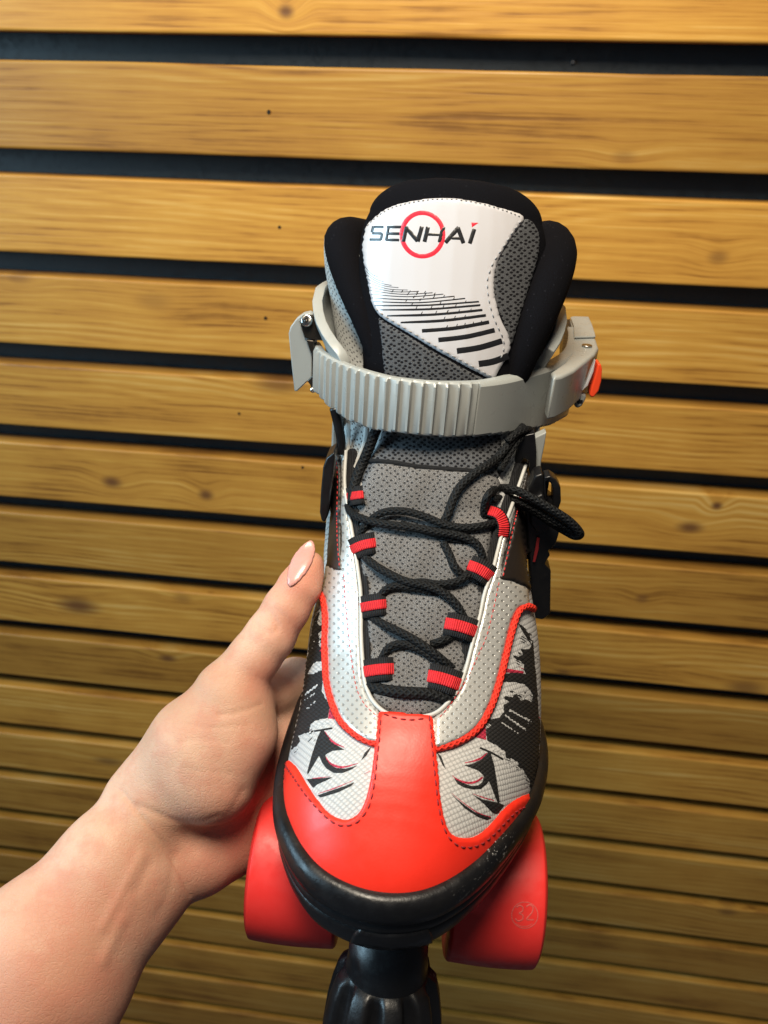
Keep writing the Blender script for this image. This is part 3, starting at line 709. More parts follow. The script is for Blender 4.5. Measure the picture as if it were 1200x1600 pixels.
gpart('printed_pattern', g, [M['print_black'], M['print_white'], M['print_pink'], M['print_dark_red']], upper)
# ---- gusset, lace loops, laces -------------------------------------
z8 = lambda L: [(500 + p[0] * .29383, 660 + p[1] * .29375, *p[2:]) for p in L]
GUS = z8([(165, 470), (200, 380), (240, 290), (280, 222), (330, 213), (420, 222), (520, 238), (700, 252), (850, 262), (930, 285), (960, 330), (940, 450), (900, 700), (860, 1000), (800, 1200), (720, 1420), (640, 1530), (560, 1560), (440, 1560), (320, 1520), (270, 1440), (255, 1250), (240, 1000), (220, 820), (190, 620)])
gus = part('gusset', drape(GUS, BAB, 0.20, 7, 5, hfun=lambda x, y: 0.09 + 0.26 * max(0.0, 1 - abs((y - min((745, 862, 962, 1062), key=lambda c_: abs(c_ - y))) / 52.0) ** 2) + 0.03 * math.sin(x * .09 + y * .05)), M['gusset'])
INL = [(542, 704), (540, 735), (540, 762), (546, 800), (553, 844), (559, 884), (564, 924), (565, 960), (565, 990), (567, 1030), (571, 1067), (581, 1093), (598, 1111), (616, 1119), (640, 1123), (657, 1121), (680, 1115), (699, 1099), (716, 1076), (726, 1050), (734, 1020), (741, 993), (749, 963), (757, 926), (769, 892), (777, 860), (785, 828), (795, 800), (809, 760), (821, 724)]
THROAT_SHADE = np.vstack([np.array(INL), (np.array(INL) + np.array([(16 if i < 11 else (-16 if i > 19 else 0), -6 if 8 < i < 22 else 0) for i in range(len(INL))]))[::-1]])
part('throat_shade_strip', drape(THROAT_SHADE, BAB, 0.235, 3, 4), M['web_black'])  # black strip stands in for the shadow between eyestay edge and gusset
O, N = px_path(INL, BAB, 6, 0.30, 2.5); part('eyestay_binding', tube(O, 0.075, 10), M['silver_plain'])
lowt = part('tongue_base', drape(z8([(225, 330), (250, 210), (300, 130), (330, 40), (320, -60), (900, -60), (960, 60), (950, 300), (700, 300), (450, 290)]), BAB, 0.13, 6, 5), M['tongue_mesh'])
O, N = px_path(z8([(270, 205), (330, 208), (420, 218), (520, 236), (700, 250), (850, 262)]), BAB, 8, 0.16, 3); part('gusset_edge', tube(O, 0.10, 8), M['web_black'], gus)
def band(pts, w, base, h0, h1, hs, mat, name, parent=None, thick=0.07, taper=None):
    """flat strap along a traced centre line, w in photo pixels; heights hs along it"""
    C = crom(np.array(pts, float), 8); T = np.gradient(C, axis=0); T /= np.linalg.norm(T, axis=1)[:, None]
    Nn = np.stack([-T[:, 1], T[:, 0]], 1); s = np.linspace(0, 1, len(C)); H = np.interp(s, *zip(*hs))
    rows = []
    for c, n2, h in zip(C, Nn, H):
        row = []
        for k in (-.5, -.48, -.25, 0, .25, .48, .5):
            p, n = base.hit(*(c + n2 * w * k)); row.append(p + n * (h + (h1 if abs(k) < .49 else h1 - thick)))
        rows.append(np.array(row))
    return rows
def loop(pts, wr, wb, hs):
    A = z8(pts); pts2 = [(p[0], p[1]) for p in A]
    rb = band(pts2, wb * .294, BAB, 0, 0.0, hs, None, None, thick=0.12)
    v, f, u = loft(rb, False); b = part('lace_loop', (v, f, [(q[1], q[0]) for q in u]), M['web_black'])
    rr = band(pts2, wr * .294, BAB, 0, 0.05, hs, None, None, thick=0.06)
    v, f, u = loft(rr, False); part('red_band', (v, f, [(q[1] * 1.0, q[0]) for q in u]), M['web_red'], b)
    return b
HS = [(0, .28), (.3, .50), (.75, .52), (1, .30)]
loop([(146, 400), (185, 392), (236, 385)], 42, 100, HS)
loop([(168, 682), (230, 655), (300, 640)], 50, 118, HS)
loop([(212, 988), (290, 974), (356, 966)], 50, 122, HS)
loop([(228, 1330), (310, 1318), (395, 1312)], 60, 128, HS)
loop([(895, 468), (945, 490), (972, 545), (970, 610)], 52, 66, HS)
loop([(785, 758), (850, 785), (912, 826)], 56, 118, HS)
loop([(662, 1068), (745, 1086), (832, 1116)], 62, 126, HS)
loop([(570, 1348), (655, 1368), (748, 1400)], 66, 140, HS)
def lace(pts, r=0.20, raw=False, base=None):
    r *= 0.72
    P = pts if raw else z8(pts)
    O, N = px_path(P, base or BAB, 8, 0.3, 2.6)
    part('lace', tube(O, r, 12, 0.78, N), M['lace'])
lace([(260, 1400, .2), (330, 1425, .32), (450, 1440, .38), (560, 1445, .38), (640, 1462, .3), (700, 1480, .2)], 0.30)
lace([(330, 1300, .15), (335, 1245, .30), (375, 1195, .40), (440, 1180, .42), (520, 1205, .38), (590, 1250, .32), (650, 1310, .2)])
lace([(260, 1030, .2), (330, 1070, .42), (400, 1105, .50), (470, 1140, .52), (550, 1190, .52), (620, 1240, .46), (680, 1290, .30), (720, 1320, .15)], 0.215)
lace([(310, 970, .15), (325, 920, .36), (370, 880, .45), (430, 872, .45), (520, 885, .40), (600, 905, .34)])
lace([(215, 690, .2), (255, 730, .42), (330, 785, .52), (450, 845, .58), (560, 870, .58), (650, 905, .55), (720, 965, .48), (765, 1040, .34), (800, 1090, .15)], 0.215)
lace([(480, 860, .30), (540, 850, .36), (630, 862, .42), (720, 850, .46), (785, 815, .42), (830, 790, .2)])
lace([(655, 640, .35), (690, 710, .38), (715, 770, .42), (760, 815, .3)], 0.22)
lace([(590, 1180, .2), (640, 1165, .34), (700, 1140, .3)], 0.2)
lace([(150, 440, .2), (170, 482, .42), (230, 515, .52), (340, 542, .60), (480, 560, .64), (620, 585, .64), (740, 605, .60), (820, 640, .54), (855, 690, .44), (870, 760, .2)], 0.215)
lace([(200, 640, .15), (230, 570, .34), (300, 500, .44), (370, 474, .48), (470, 478, .50), (570, 508, .50), (660, 545, .50), (760, 562, .52), (860, 552, .52), (940, 530, .3)], 0.21)
lace([(430, 540, .3), (540, 575, .42), (640, 605, .44), (720, 625, .40), (790, 640, .3)], 0.19)
lace([(175, 430, .25), (185, 350, .36), (210, 270, .42), (245, 185, .50), (280, 100, .62), (310, 20, .75), (335, -60, .75)], 0.30)
lace([(640, 560, .3), (675, 500, .46), (700, 430, .50), (740, 350, .54), (820, 275, .58), (910, 215, .60), (980, 140, .62), (1030, 70, .66), (1075, 20, .6)], 0.24)
lace([(830, 672, .62), (818, 678, .64), (804, 692, .64), (792, 712, .6), (780, 735, .5)], 0.2, True)
lace([(790, 690, .75), (806, 676, .8), (824, 670, .8), (830, 680, .6)], 0.2, True)
# the long bow loop that sticks out to one side, and its knot
def free_lace(pts, r):            # pts: photo pixel + own depth from the lens in cm
    P = []
    for px, py, d in pts:
        c = np.array([(px - 600) / F * d, -(py - 800) / F * d, -d]); P.append(RS.T @ (c - TS))
    C = resample(crom(P, 10), 0.08); part('lace', tube(C, r, 12, 0.85), M['lace'])
k0 = -(RS @ BAB.hit(765, 780)[0] + TS)[2]
k1 = -(RS @ BAB.hit(800, 775)[0] + TS)[2]
free_lace([(757, 812, k0 - .2), (757, 790, k0 - .55), (764, 772, k0 - .7), (780, 763, k1 - .8), (805, 766, k1 - .95), (832, 779, k1 - 1.1), (862, 796, k1 - 1.1), (888, 813, k1 - 1.0), (903, 828, k1 - .8), (906, 836, k1 - .6), (898, 838, k1 - .35), (884, 831, k1 - .2), (862, 818, k1 - .1), (840, 803, k1 - .1), (818, 792, k1 - .2), (800, 786, k1 - .3), (784, 790, k1 - .2)], 0.185)
free_lace([(770, 780, k0 - .35), (786, 776, k1 - .5), (806, 781, k1 - .65), (836, 795, k1 - .75), (866, 812, k1 - .7), (890, 826, k1 - .6), (900, 833, k1 - .5)], 0.165)

# ---- tongue --------------------------------------------------------
TC = crom([(-2.2, 13.0), (-2.15, 14.6), (-2.25, 16.2), (-2.65, 18.0), (-3.15, 19.6), (-3.6, 21.0), (-3.95, 22.0)], 6)   # y, z of the back face
def tongue_half(z): return sinterp([(11, 2.9), (13, 3.0), (15, 3.1), (17, 3.3), (19, 3.55), (20.5, 3.70), (21.5, 3.62), (22.2, 3.3), (22.7, 3.0)], z)
rg = []
CC = list(TC)
tang = np.gradient(TC, axis=0); tang /= np.linalg.norm(tang, axis=1)[:, None]
N_ = 44
t = np.linspace(0, 2 * math.pi, N_, endpoint=False)
def tring(c, tg, a, b, sh=0.0):
    n2 = np.array([-tg[1], tg[0]]) * -1           # outward (towards the toe)
    if n2[0] < 0: n2 = -n2
    X = a * np.sign(np.cos(t)) * np.abs(np.cos(t)) ** (2 / 2.6); Hh = b * np.sign(np.sin(t)) * np.abs(np.sin(t)) ** (2 / 2.2)
    off = Hh - 0.075 * X ** 2 + 0.35
    return np.stack([0.05 + X, c[0] + n2[0] * off, c[1] + n2[1] * off], 1)
for c, tg in zip(TC, tang): rg.append(tring(c, tg, float(tongue_half(c[1])), 0.62))
c, tg = TC[-1], tang[-1]; a0 = float(tongue_half(c[1]))
for q in np.linspace(0.12, 1.0, 11):              # domed upper end
    w_ = math.sqrt(max(1 - q ** 2, 0.0)); rg.append(tring(c + tg * 1.25 * q, tg, max(a0 * (0.30 + 0.70 * w_) if q < 1 else a0 * .28, 0.2), 0.62 * max(w_, 0.12)))
vT, fT, uT = loft(rg, True, True, True)
tongue = part('tongue', (vT, fT, uT), M['felt'])
BT = Base((vT, fT))
r1 = lambda L: [(460 + p[0] * .41667, 270 + p[1] * .41667, *p[2:]) for p in L]
WP = r1([(254, 280), (264, 215), (300, 165), (370, 122), (480, 98), (580, 93), (680, 106), (780, 132), (862, 163), (832, 220), (792, 280), (762, 340), (750, 410), (757, 480), (777, 550), (805, 610), (812, 655), (795, 700), (770, 740), (745, 778), (690, 752), (600, 705), (500, 648), (420, 600), (340, 553), (308, 525), (288, 485), (272, 400), (258, 335)])
wp = part('white_panel', drape(WP, BT, 0.10, 4, 4.5), M['white_gloss'], tongue)
part('mesh_panel', drape(r1([(866, 172), (905, 195), (922, 250), (912, 330), (882, 430), (845, 550), (822, 630), (806, 650), (785, 570), (752, 480), (745, 410), (757, 340), (787, 280), (827, 220)]), BT, 0.075, 4, 4), M['tongue_mesh'], tongue)
part('mesh_panel', drape(r1([(315, 545), (345, 560), (420, 605), (500, 655), (600, 712), (690, 760), (740, 782), (700, 830), (520, 850), (360, 830), (335, 740), (325, 640)]), BT, 0.075, 4, 4), M['tongue_mesh'], tongue)
g = Geo(); hp = 0.125
stitches(g, r1([(845, 180), (812, 225), (775, 285), (738, 345), (720, 410), (727, 485), (748, 555), (775, 615), (780, 655), (768, 695)]), BT, 0.026, 0.15, 0.13, hp)
stitches(g, r1([(310, 510), (345, 538), (425, 588), (505, 636), (605, 692), (690, 738), (735, 760)]), BT, 0.026, 0.15, 0.13, hp)
stitches(g, r1([(280, 200), (310, 172), (375, 132), (480, 108), (580, 103), (680, 115), (780, 142), (840, 166)]), BT, 0.018, 0.08, 0.10, 0.11)
gpart('panel_stitching', g, M['thread_grey'], wp)
g = Geo(); hi = 0.108
def ink(poly, m=0, h=hi, jag=0): g.add(*drape(poly, BT, h, 0.3, 2.5, False, jag, 0.101), m=m)
zt = lambda L: [(560 + p[0] * .21667, 310 + p[1] * .21667) for p in L]
def lw(L, w, m=0, n=6, sm=False, h=hi): ink(ribbon_poly(zt(L), w * .21667, 1 if not sm else n), m, h)
th = 20
a_ = np.linspace(0, 2 * math.pi, 61)
ring_o = np.array(zt([(466 + 162 * math.cos(q), 265 + 172 * math.sin(q)) for q in a_])); ring_i = np.array(zt([(466 + 130 * math.cos(q), 265 + 140 * math.sin(q)) for q in a_]))
for k in range(0, 60, 10): ink(np.vstack([ring_o[k:k + 12] if k < 50 else np.vstack([ring_o[k:], ring_o[1:2]]), (ring_i[k:k + 12] if k < 50 else np.vstack([ring_i[k:], ring_i[1:2]]))[::-1]]), 1, hi + (k % 20) * .0002)
hl = hi + 0.006
for L in ([(193, 211), (122, 211)], [(120, 205), (109, 250)], [(110, 256), (180, 257)], [(182, 254), (172, 305)], [(174, 301), (92, 301)],
          [(318, 211), (212, 211)], [(228, 206), (208, 309)], [(216, 258), (306, 259)], [(206, 303), (303, 304)]): lw(L, th, 0, h=hl)
for L in ([(328, 322), (352, 206)], [(347, 212), (433, 312)], [(432, 316), (462, 206)], [(480, 318), (506, 208)], [(586, 322), (614, 208)], [(498, 263), (598, 266)], [(628, 324), (722, 213)], [(714, 213), (756, 328)], [(672, 290), (742, 293)], [(800, 330), (834, 224)]):
    lw(L, 30 if L[0][1] > 300 or L[0][1] < 220 else 21, 0, h=hl)
ink(zt([(812, 178), (864, 180), (816, 214)]), 1, hl)
# the fan of bars that thins out upwards
BARS = [((688, 716), (797, 685), 24), ((608, 668), (774, 630), 22), ((540, 627), (747, 590), 18), ((480, 593), (727, 560), 14), ((402, 562), (715, 535), 11), ((352, 537), (703, 515), 9.5), ((326, 515), (695, 497), 8), ((306, 499), (690, 484), 6.5), ((300, 484), (640, 472), 5), ((294, 470), (600, 464), 4.2), ((290, 456), (560, 456), 3.6), ((286, 442), (520, 451), 3.2), ((282, 428), (470, 446), 3), ((278, 412), (430, 441), 2.6), ((275, 396), (396, 432), 2.4), ((272, 380), (370, 424), 2.4), ((269, 362), (340, 410), 2.2), ((266, 345), (320, 392), 2)]
for (a, b), c, w_ in [((x[0], x[1]), x[2], x[2]) for x in BARS]:
    m_ = ((a[0] + b[0]) / 2, (a[1] + b[1]) / 2 + (6 if w_ > 6 else 10))
    ink(ribbon_poly(np.array(r1([a, m_, b])), max(w_ * .41667, 1.1), 6, [(0, .55 if w_ < 12 else 1), (.35, 1), (1, 1)]), 0)
    if w_ < 16:
        for s in (.35, .5, .62, .74, .86):
            if w_ > 3 and random.random() < .75:
                p = np.array(a) * (1 - s) + np.array(b) * s; ink(np.array(r1([(p[0] - 1, p[1] + 3 + w_ * .3), (p[0] + 6, p[1] - 5 - w_ * .4), (p[0] + 9, p[1] - 5 - w_ * .4), (p[0] + 4, p[1] + 4)])), 0)
gpart('lettering', g, [M['ink'], M['ink_red']], wp)

# ---- padded collar -------------------------------------------------
cp = [at_y(598, 612, -2.5), at_y(590, 560, -2.6), at_y(568, 497, -3.2), at_y(549, 444, -4.1), at_y(537, 396, -5.1), at_y(541, 372, -6.2)]
cp += [np.array([-3.5, -8.6, 20.0]), np.array([-1.8, -10.0, 19.9]), np.array([0.1, -10.5, 19.9]), np.array([2.0, -10.0, 19.9]), np.array([3.7, -8.6, 20.0])]
cp += [at_y(853, 383, -6.2), at_y(864, 400, -5.0), at_y(857, 440, -3.9), at_y(840, 492, -3.1), at_y(818, 552, -2.6), at_y(800, 605, -2.5)]
C = resample(crom(cp, 12), 0.12); s = np.linspace(0, 1, len(C))
rad = np.interp(s, [0, .10, .22, .32, .5, .68, .78, .90, 1], [.36, .48, .74, .95, .8, .95, .98, .76, .50])
collar = part('padded_collar', tube(C, rad, 20, 1.0), M['felt'])

# ---- ankle cuff of grey plastic ------------------------------------
rgs = []
for z in np.linspace(4.5, 18.45, 50):
    yfz = float(interp([(4.5, -3.5), (8, -3.0), (13.6, -2.6), (15.0, -1.9), (16.7, -2.1), (17.7, -3.5), (18.2, -4.6), (18.45, -6.0)], z))
    rx, ry, cy = float(interp([(4.5, 4.5), (14, 4.45), (16.5, 4.7), (17.5, 5.2), (18.6, 5.35)], z)), float(interp([(14, 5.6), (16, 4.95)], z)), -5.6
    yfz = min(yfz, cy + ry * 0.98)
    n = float(interp([(14, 3.0), (16, 2.4)], z))
    tt = np.linspace(0, 2 * math.pi, 2000); c_, s_ = np.cos(tt), np.sin(tt)
    X = rx * np.sign(s_) * np.abs(s_) ** (2 / n); Y = cy + ry * np.sign(c_) * np.abs(c_) ** (2 / n)
    yR = min(yfz, -3.4) if z < 16.6 else min(yfz, -3.4 + (z - 16.6) * 0.5)
    X = np.where(X > 0, X * 0.96, X)
    k = (Y < yfz) & ((X < 0) | (Y < yR)); P = np.stack([X[k], Y[k]], 1); P = resample(P, 0.01)[:]
    P = P[np.linspace(0, len(P) - 1, 60).astype(int)]
    rgs.append(np.column_stack([P[:, 0] + float(interp([(14, .12), (16, -.15)], z)), P[:, 1], np.full(60, z)]))
cuff = part('ankle_cuff', loft(rgs, False), M['grey_plastic'])
so = cuff.modifiers.new('thickness', 'SOLIDIFY'); so.thickness = 0.0042; so.offset = 0
mods(cuff, 0.0012, seg=3)

# ---- ratchet strap -------------------------------------------------
ZT = 16.45
top_px = [(490, 534), (495, 543), (503, 551), (531, 566), (564, 578), (606, 589), (648, 595), (693, 598), (747, 597), (793, 591), (835, 580), (868, 569), (893, 554), (902, 542), (905, 525), (903, 512)]
bot_tab = [(480, 605), (497, 616), (514, 637), (543, 657), (585, 672), (627, 678), (689, 683), (731, 683), (760, 681), (814, 675), (860, 664), (893, 645), (910, 622), (918, 600)]
PL = np.array([at_z(*p, ZT)[:2] for p in top_px]); PL = resample(crom(PL, 10), 0.035)
T = np.gradient(PL, axis=0); T /= np.linalg.norm(T, axis=1)[:, None]; NO = np.stack([-T[:, 1], T[:, 0]], 1)
bx_, by_ = zip(*bot_tab)
rows = []
L = np.r_[0, np.cumsum(np.linalg.norm(np.diff(PL, axis=0), axis=1))]
pxs = np.array([topx((p[0], p[1], ZT))[0] for p in PL])
rib_end = L[np.argmin(np.abs(pxs[:len(pxs) * 3 // 4] - 748))]
PITCH = rib_end / 19.5
for p, n2, l in zip(PL, NO, L):
    zz = np.linspace(ZT - 1.2, ZT - 3.4, 45); pp = np.array([topx((p[0], p[1], z)) for z in zz])
    want = np.interp(pp[:, 0], bx_, by_); zb = zz[np.argmin(np.abs(pp[:, 1] - want))]
    if l > L[-1] - 1.8: zb = zb_last
    zb_last = zb
    out = 0.0
    if l < rib_end and l > 0.15:
        q = (l / PITCH) % 1.0; out = 0.15 * (min(q / 0.80, 1) if q < .80 else max(0, 1 - (q - .80) / .14))
    th_ = 0.30 + 0.22 * float(np.clip((l - rib_end) / 2.5, 0, 1))
    if l > rib_end: out = 0.13
    sec = []
    for o_, z in [(-th_, zb + .06), (-th_, ZT - .06), (-th_ + .06, ZT), (-.06 + out * .2, ZT), (out * .5, ZT - .06), (out, ZT - .16), (out, (ZT + zb) / 2), (out, zb + .16), (out * .5, zb + .06), (-.06 + out * .2, zb), (-th_ + .06, zb)]:
        sec.append((p[0] + n2[0] * o_, p[1] + n2[1] * o_, z))
    rows.append(np.array(sec))
cen = PL.mean(0)
if (NO[len(NO) // 2] @ (PL[len(PL) // 2] - cen)) < 0:
    raise RuntimeError('strap normal')
sv, sf, su = loft(rows, True, True, True)
strap = part('ratchet_strap', (sv, sf, su), M['grey_plastic'])
try: strap.data.set_sharp_from_angle(angle=R(28))
except Exception: pass
# buckle housing at the fixed end
z5 = lambda L: [(820 + p[0] * .13757, 470 + p[1] * .1375) for p in L]
HOU = z5([(300, 805), (450, 700), (525, 610), (532, 500), (550, 360), (512, 208), (540, 198), (720, 202), (760, 290), (800, 400), (842, 530), (800, 600), (700, 680), (560, 790), (420, 855), (330, 870)])
zh = zpoly(HOU, ZT + .02); house = prism(zh, 2, -1.85, M['grey_plastic'], 'buckle_housing', strap, 0.13, 4)
prism(zpoly(z5([(552, 300), (515, 205), (545, 196), (722, 200), (762, 290), (795, 395), (800, 425), (560, 432)]), ZT + .04), 2, 0.10, M['grey_plastic'], 'buckle_lever', strap, 0.04)
c = at_z(917, 541, ZT + .04); prism([c + np.array([.24 * math.cos(q), .24 * math.sin(q), 0]) for q in np.linspace(0, 6.283, 20)[:-1]], 2, 0.07, M['steel'], 'screw', house, 0.03)
prism([c + np.array([x, y, .065]) for x, y in ((-.2, -.03), (.2, .05), (.19, .1), (-.21, .03))], 2, 0.012, M['bronze'], 'screw_slot', house, 0)
BTN = z5([(800, 655), (832, 668), (846, 720), (838, 850), (810, 960), (760, 1030), (722, 1040), (705, 1010), (725, 930), (770, 780)])
cz = topx([0, 0, 0]); yb_ = float(at_z(922, 560, ZT)[1])
prism(ypoly(BTN, yb_ - .35), 1, 0.75, M['button'], 'release_button', house, 0.16, 4)
prism(ypoly(z5([(790, 650), (770, 780), (705, 940), (640, 1000), (690, 900), (750, 740)]), yb_ + .05), 1, 0.3, M['white_gloss'], 'button_frame', house, 0.03)
prism(ypoly(z5([(560, 1200), (580, 1130), (640, 1050), (700, 1060), (695, 1120), (650, 1200), (600, 1230)]), yb_ + .2), 1, -0.4, M['grey_plastic'], 'strap_boss', house, 0.1)
prism(ypoly(z5([(585, 1140), (620, 1122), (660, 1130), (655, 1160), (610, 1172), (590, 1160)]), yb_ + .215), 1, -0.03, M['ink'], 'boss_hole', house, 0.0)
prism(zpoly(z5([(440, 210), (520, 205), (545, 350), (528, 520), (515, 620), (440, 700), (370, 720), (420, 560), (442, 350)]), ZT - .05), 2, -1.3, M['black_plastic'], 'hinge_pin', house, 0.05)
# lever buckle at the free end
z4 = lambda L: [(440 + p[0] * .23747, 450 + p[1] * .2375) for p in L]
LV = z4([(45, 300), (58, 255), (95, 205), (140, 172), (185, 162), (208, 178), (160, 200), (120, 225), (150, 300), (200, 330), (205, 420), (200, 600), (165, 620), (100, 682), (84, 680), (66, 520)])
yl = float(at_z(495, 543, ZT)[1])
lever = prism(ypoly(LV, yl - .3), 1, -0.45, M['grey_plastic'], 'buckle_lever', strap, 0.07)
prism(ypoly(z4([(120, 230), (150, 205), (230, 168), (262, 240), (300, 300), (290, 350), (215, 345), (150, 330)]), yl - .2), 1, -0.8, M['bronze'], 'lever_bracket', lever, 0.06)
prism(ypoly(z4([(160, 340), (214, 348), (218, 440), (232, 560), (250, 620), (252, 690), (200, 660), (168, 612), (200, 580), (196, 440)]), yl - .18), 1, -0.9, M['bronze'], 'lever_bracket', lever, 0.05)
c = at_y(479, 502, yl - .14)
v, f, u = tube([c + np.array([0, -.1, 0]), c + np.array([0, .03, .04]), c + np.array([0, .06, .06])], [.25, .25, .19], 20); o = part('screw', (v, f, u), M['steel'], lever)
v, f, u = tube([c + np.array([0, .05, .05]), c + np.array([0, .075, .07])], [.11, .10], 6); part('screw_socket', (v, f, u), M['bronze'], lever)
c = at_y(489, 609, yl - .1); part('rivet', tube([c, c + np.array([0, .08, .02])], [.14, .10], 12), M['steel'], lever)
# black straps, side buckles, silver tape under the strap
prism(ypoly(z4([(345, 1082), (350, 1120), (335, 1250), (318, 1400), (305, 1500), (285, 1545), (262, 1535), (250, 1480), (258, 1330), (272, 1180), (295, 1120)]), -0.6), 1, -1.2, M['black_plastic'], 'side_clip', None, 0.10, 4)
O = [at_y(*p, -2.0) for p in z4([(345, 790), (372, 900), (390, 1000), (385, 1090)])]
part('cuff_strap', tube(crom(O, 6), 0.20, 10, 0.6, (0, 1, 0)), M['black_plastic'])
O, N = px_path([(541, 640), (544, 660), (544, 685), (542, 712)], BAB, 6, 0.10, 2); part('edge_tape', tube(O, 0.17, 10, 0.4, N), M['silver_plain'])
O, N = px_path([(573, 660), (571, 690), (560, 720), (548, 756)], BAB, 6, 0.06, 2); part('edge_tape', tube(O, 0.12, 10, 0.4, N), M['silver_plain'])
z3 = lambda L: [(760 + p[0] * .2, 660 + p[1] * .2) for p in L]
clip = prism(ypoly(z3([(300, 640), (330, 520), (380, 420), (440, 400), (455, 470), (455, 560), (560, 640), (585, 800), (560, 900), (540, 960), (480, 1010), (500, 1040), (455, 1110), (505, 1160), (500, 1500), (440, 1545), (360, 1530), (345, 1300), (330, 1000), (310, 800)]), -0.9), 1, -0.9, M['black_plastic'], 'side_buckle', None, 0.08)
prism(ypoly(z3([(455, 430), (500, 420), (545, 450), (580, 510), (584, 620), (560, 690), (520, 660), (520, 520), (500, 470), (470, 470), (478, 600), (455, 620)]), -0.7), 1, -0.7, M['black_plastic'], 'buckle_ring', clip, 0.05)
prism(ypoly(z3([(350, 600), (440, 560), (470, 640), (500, 800), (470, 860), (400, 870), (340, 800)]), -0.62), 1, -0.3, M['black_plastic'], 'buckle_catch', clip, 0.09)
prism(ypoly(z3([(395, 895), (415, 900), (405, 990), (380, 1085), (362, 1085), (380, 990)]), -0.86), 1, 0.05, M['thread_dark_red'], 'red_mark', clip, 0)
prism(ypoly(z3([(375, 120), (470, 75), (455, 180), (430, 300), (420, 410), (385, 370), (388, 240)]), -2.2), 1, -0.5, M['grey_plastic'], 'cuff_arm', cuff, 0.06)
prism(ypoly(z3([(260, 110), (380, 85), (392, 230), (388, 400), (340, 420), (330, 300), (290, 280), (230, 400), (215, 330)]), -1.9), 1, -0.6, M['black_plastic'], 'cuff_strap', None, 0.05)
# round mark moulded on one wheel
BW = Base(([tuple(wr.matrix_basis @ v.co / CM_) for v in wr.data.vertices], [tuple(p.vertices) for p in wr.data.polygons]))
g = Geo()
def wl_(L, w): g.add(*drape(ribbon_poly(np.array(L), w, 4), BW, 0.02, 0.6, 1.5, False, 0, 0.004))
q = np.linspace(0, 2 * math.pi, 41)
for k in range(0, 40, 10): wl_([(820 + 20.5 * math.cos(a), 1430 + 20.5 * math.sin(a)) for a in q[k:k + 11]], 1.8)
wl_([(807, 1418), (812, 1415), (817, 1418), (816, 1424), (811, 1427), (817, 1430), (816, 1437), (809, 1439), (805, 1435)], 2.4)
wl_([(822, 1417), (828, 1414), (833, 1418), (831, 1426), (823, 1436), (828, 1437), (834, 1437)], 2.4)
wl_([(806, 1443), (814, 1447), (824, 1447), (832, 1443)], 1.4)
gpart('moulded_mark', g, M['wheel_mark'], wr)
# ------------------------------------------------------------------ the hand and forearm (one continuous skin from a blended distance field)
def camp(px, py, d): return np.array([(px - 600) / F * d, -(py - 800) / F * d, -d])
HP = []                            # limbs: (p0, r0, p1, r1, blend)
def limb(pts, k=0.5):
    for a, b in zip(pts[:-1], pts[1:]): HP.append((camp(*a[:3]), a[3], camp(*b[:3]), b[3], k))
# forearm: two bones side by side give it a flat oval section
limb([(-140, 1668, 27.2, 2.5), (45, 1482, 28.6, 2.2), (172, 1340, 30.2, 1.75), (248, 1252, 31.2, 1.50)], 0.9)
limb([(-10, 1760, 27.2, 2.45), (108, 1545, 28.8, 2.05), (208, 1402, 30.6, 1.75), (296, 1325, 31.8, 1.55)], 0.9)
limb([(-80, 1715, 26.9, 2.6), (75, 1515, 28.4, 2.25), (192, 1370, 30.1, 1.85)], 0.9)
# thumb: ball of the thumb, joints, tip
limb([(250, 1250, 31.0, 1.50), (314, 1165, 30.8, 1.80), (356, 1094, 30.9, 1.45)], 0.9)
limb([(334, 1216, 30.6, 1.75), (368, 1145, 30.8, 1.50), (368, 1088, 30.9, 1.25)], 0.8)
limb([(360, 1078, 30.9, 1.26), (399, 1025, 31.0, 1.02), (422, 994, 31.05, 1.00), (448, 950, 31.1, 0.92), (469, 915, 31.2, 0.85), (480, 892, 31.3, 0.66), (486, 880, 31.35, 0.48)], 0.25)
limb([(212, 1238, 31.3, 1.05), (285, 1145, 31.2, 0.95)], 0.9)
# palm
limb([(265, 1290, 31.8, 1.5), (340, 1235, 32.5, 1.7), (420, 1150, 33.8, 1.4), (462, 1070, 34.8, 1.1)], 0.7)
limb([(300, 1320, 32.0, 1.55), (352, 1290, 33.0, 1.65), (425, 1200, 34.6, 1.4), (470, 1110, 35.6, 1.1)], 0.7)
limb([(310, 1335, 32.0, 1.45), (366, 1302, 33.4, 1.45), (430, 1240, 35.0, 1.35), (475, 1160, 36.2, 1.1)], 0.6)
limb([(318, 1342, 32.1, 1.3), (378, 1300, 33.9, 1.25), (436, 1262, 35.4, 1.2), (478, 1205, 36.6, 1.0)], 0.6)
# web between thumb and first finger
limb([(385, 1090, 31.6, 0.9), (430, 1080, 33.2, 0.75), (462, 1062, 34.6, 0.85)], 0.6)
# four fingers closing round the back of the sole
SKc = lambda x, y, z: RS @ np.array([x, y, z]) + TS
def finger(base, pts, rr):
    P = [camp(*base)] + [SKc(*p) for p in pts]
    for a, b, r0, r1_ in zip(P[:-1], P[1:], rr[:-1], rr[1:]): HP.append((a, r0, b, r1_, 0.22))
finger((462, 1066, 34.9), [(-4.1, -2.6, -0.6), (-2.2, -3.6, -1.35), (0.2, -3.9, -1.5), (1.9, -3.7, -1.35)], [1.05, .92, .82, .74, .60])
finger((470, 1110, 35.7), [(-4.3, -1.3, -1.2), (-2.2, -2.0, -1.45), (0.4, -2.1, -1.55), (2.3, -1.9, -1.4)], [1.05, .93, .83, .75, .60])
finger((475, 1160, 36.3), [(-4.3, 0.0, -1.5), (-2.3, -0.35, -1.5), (0.1, -0.4, -1.55), (1.8, -0.3, -1.4)], [1.0, .88, .79, .71, .56])
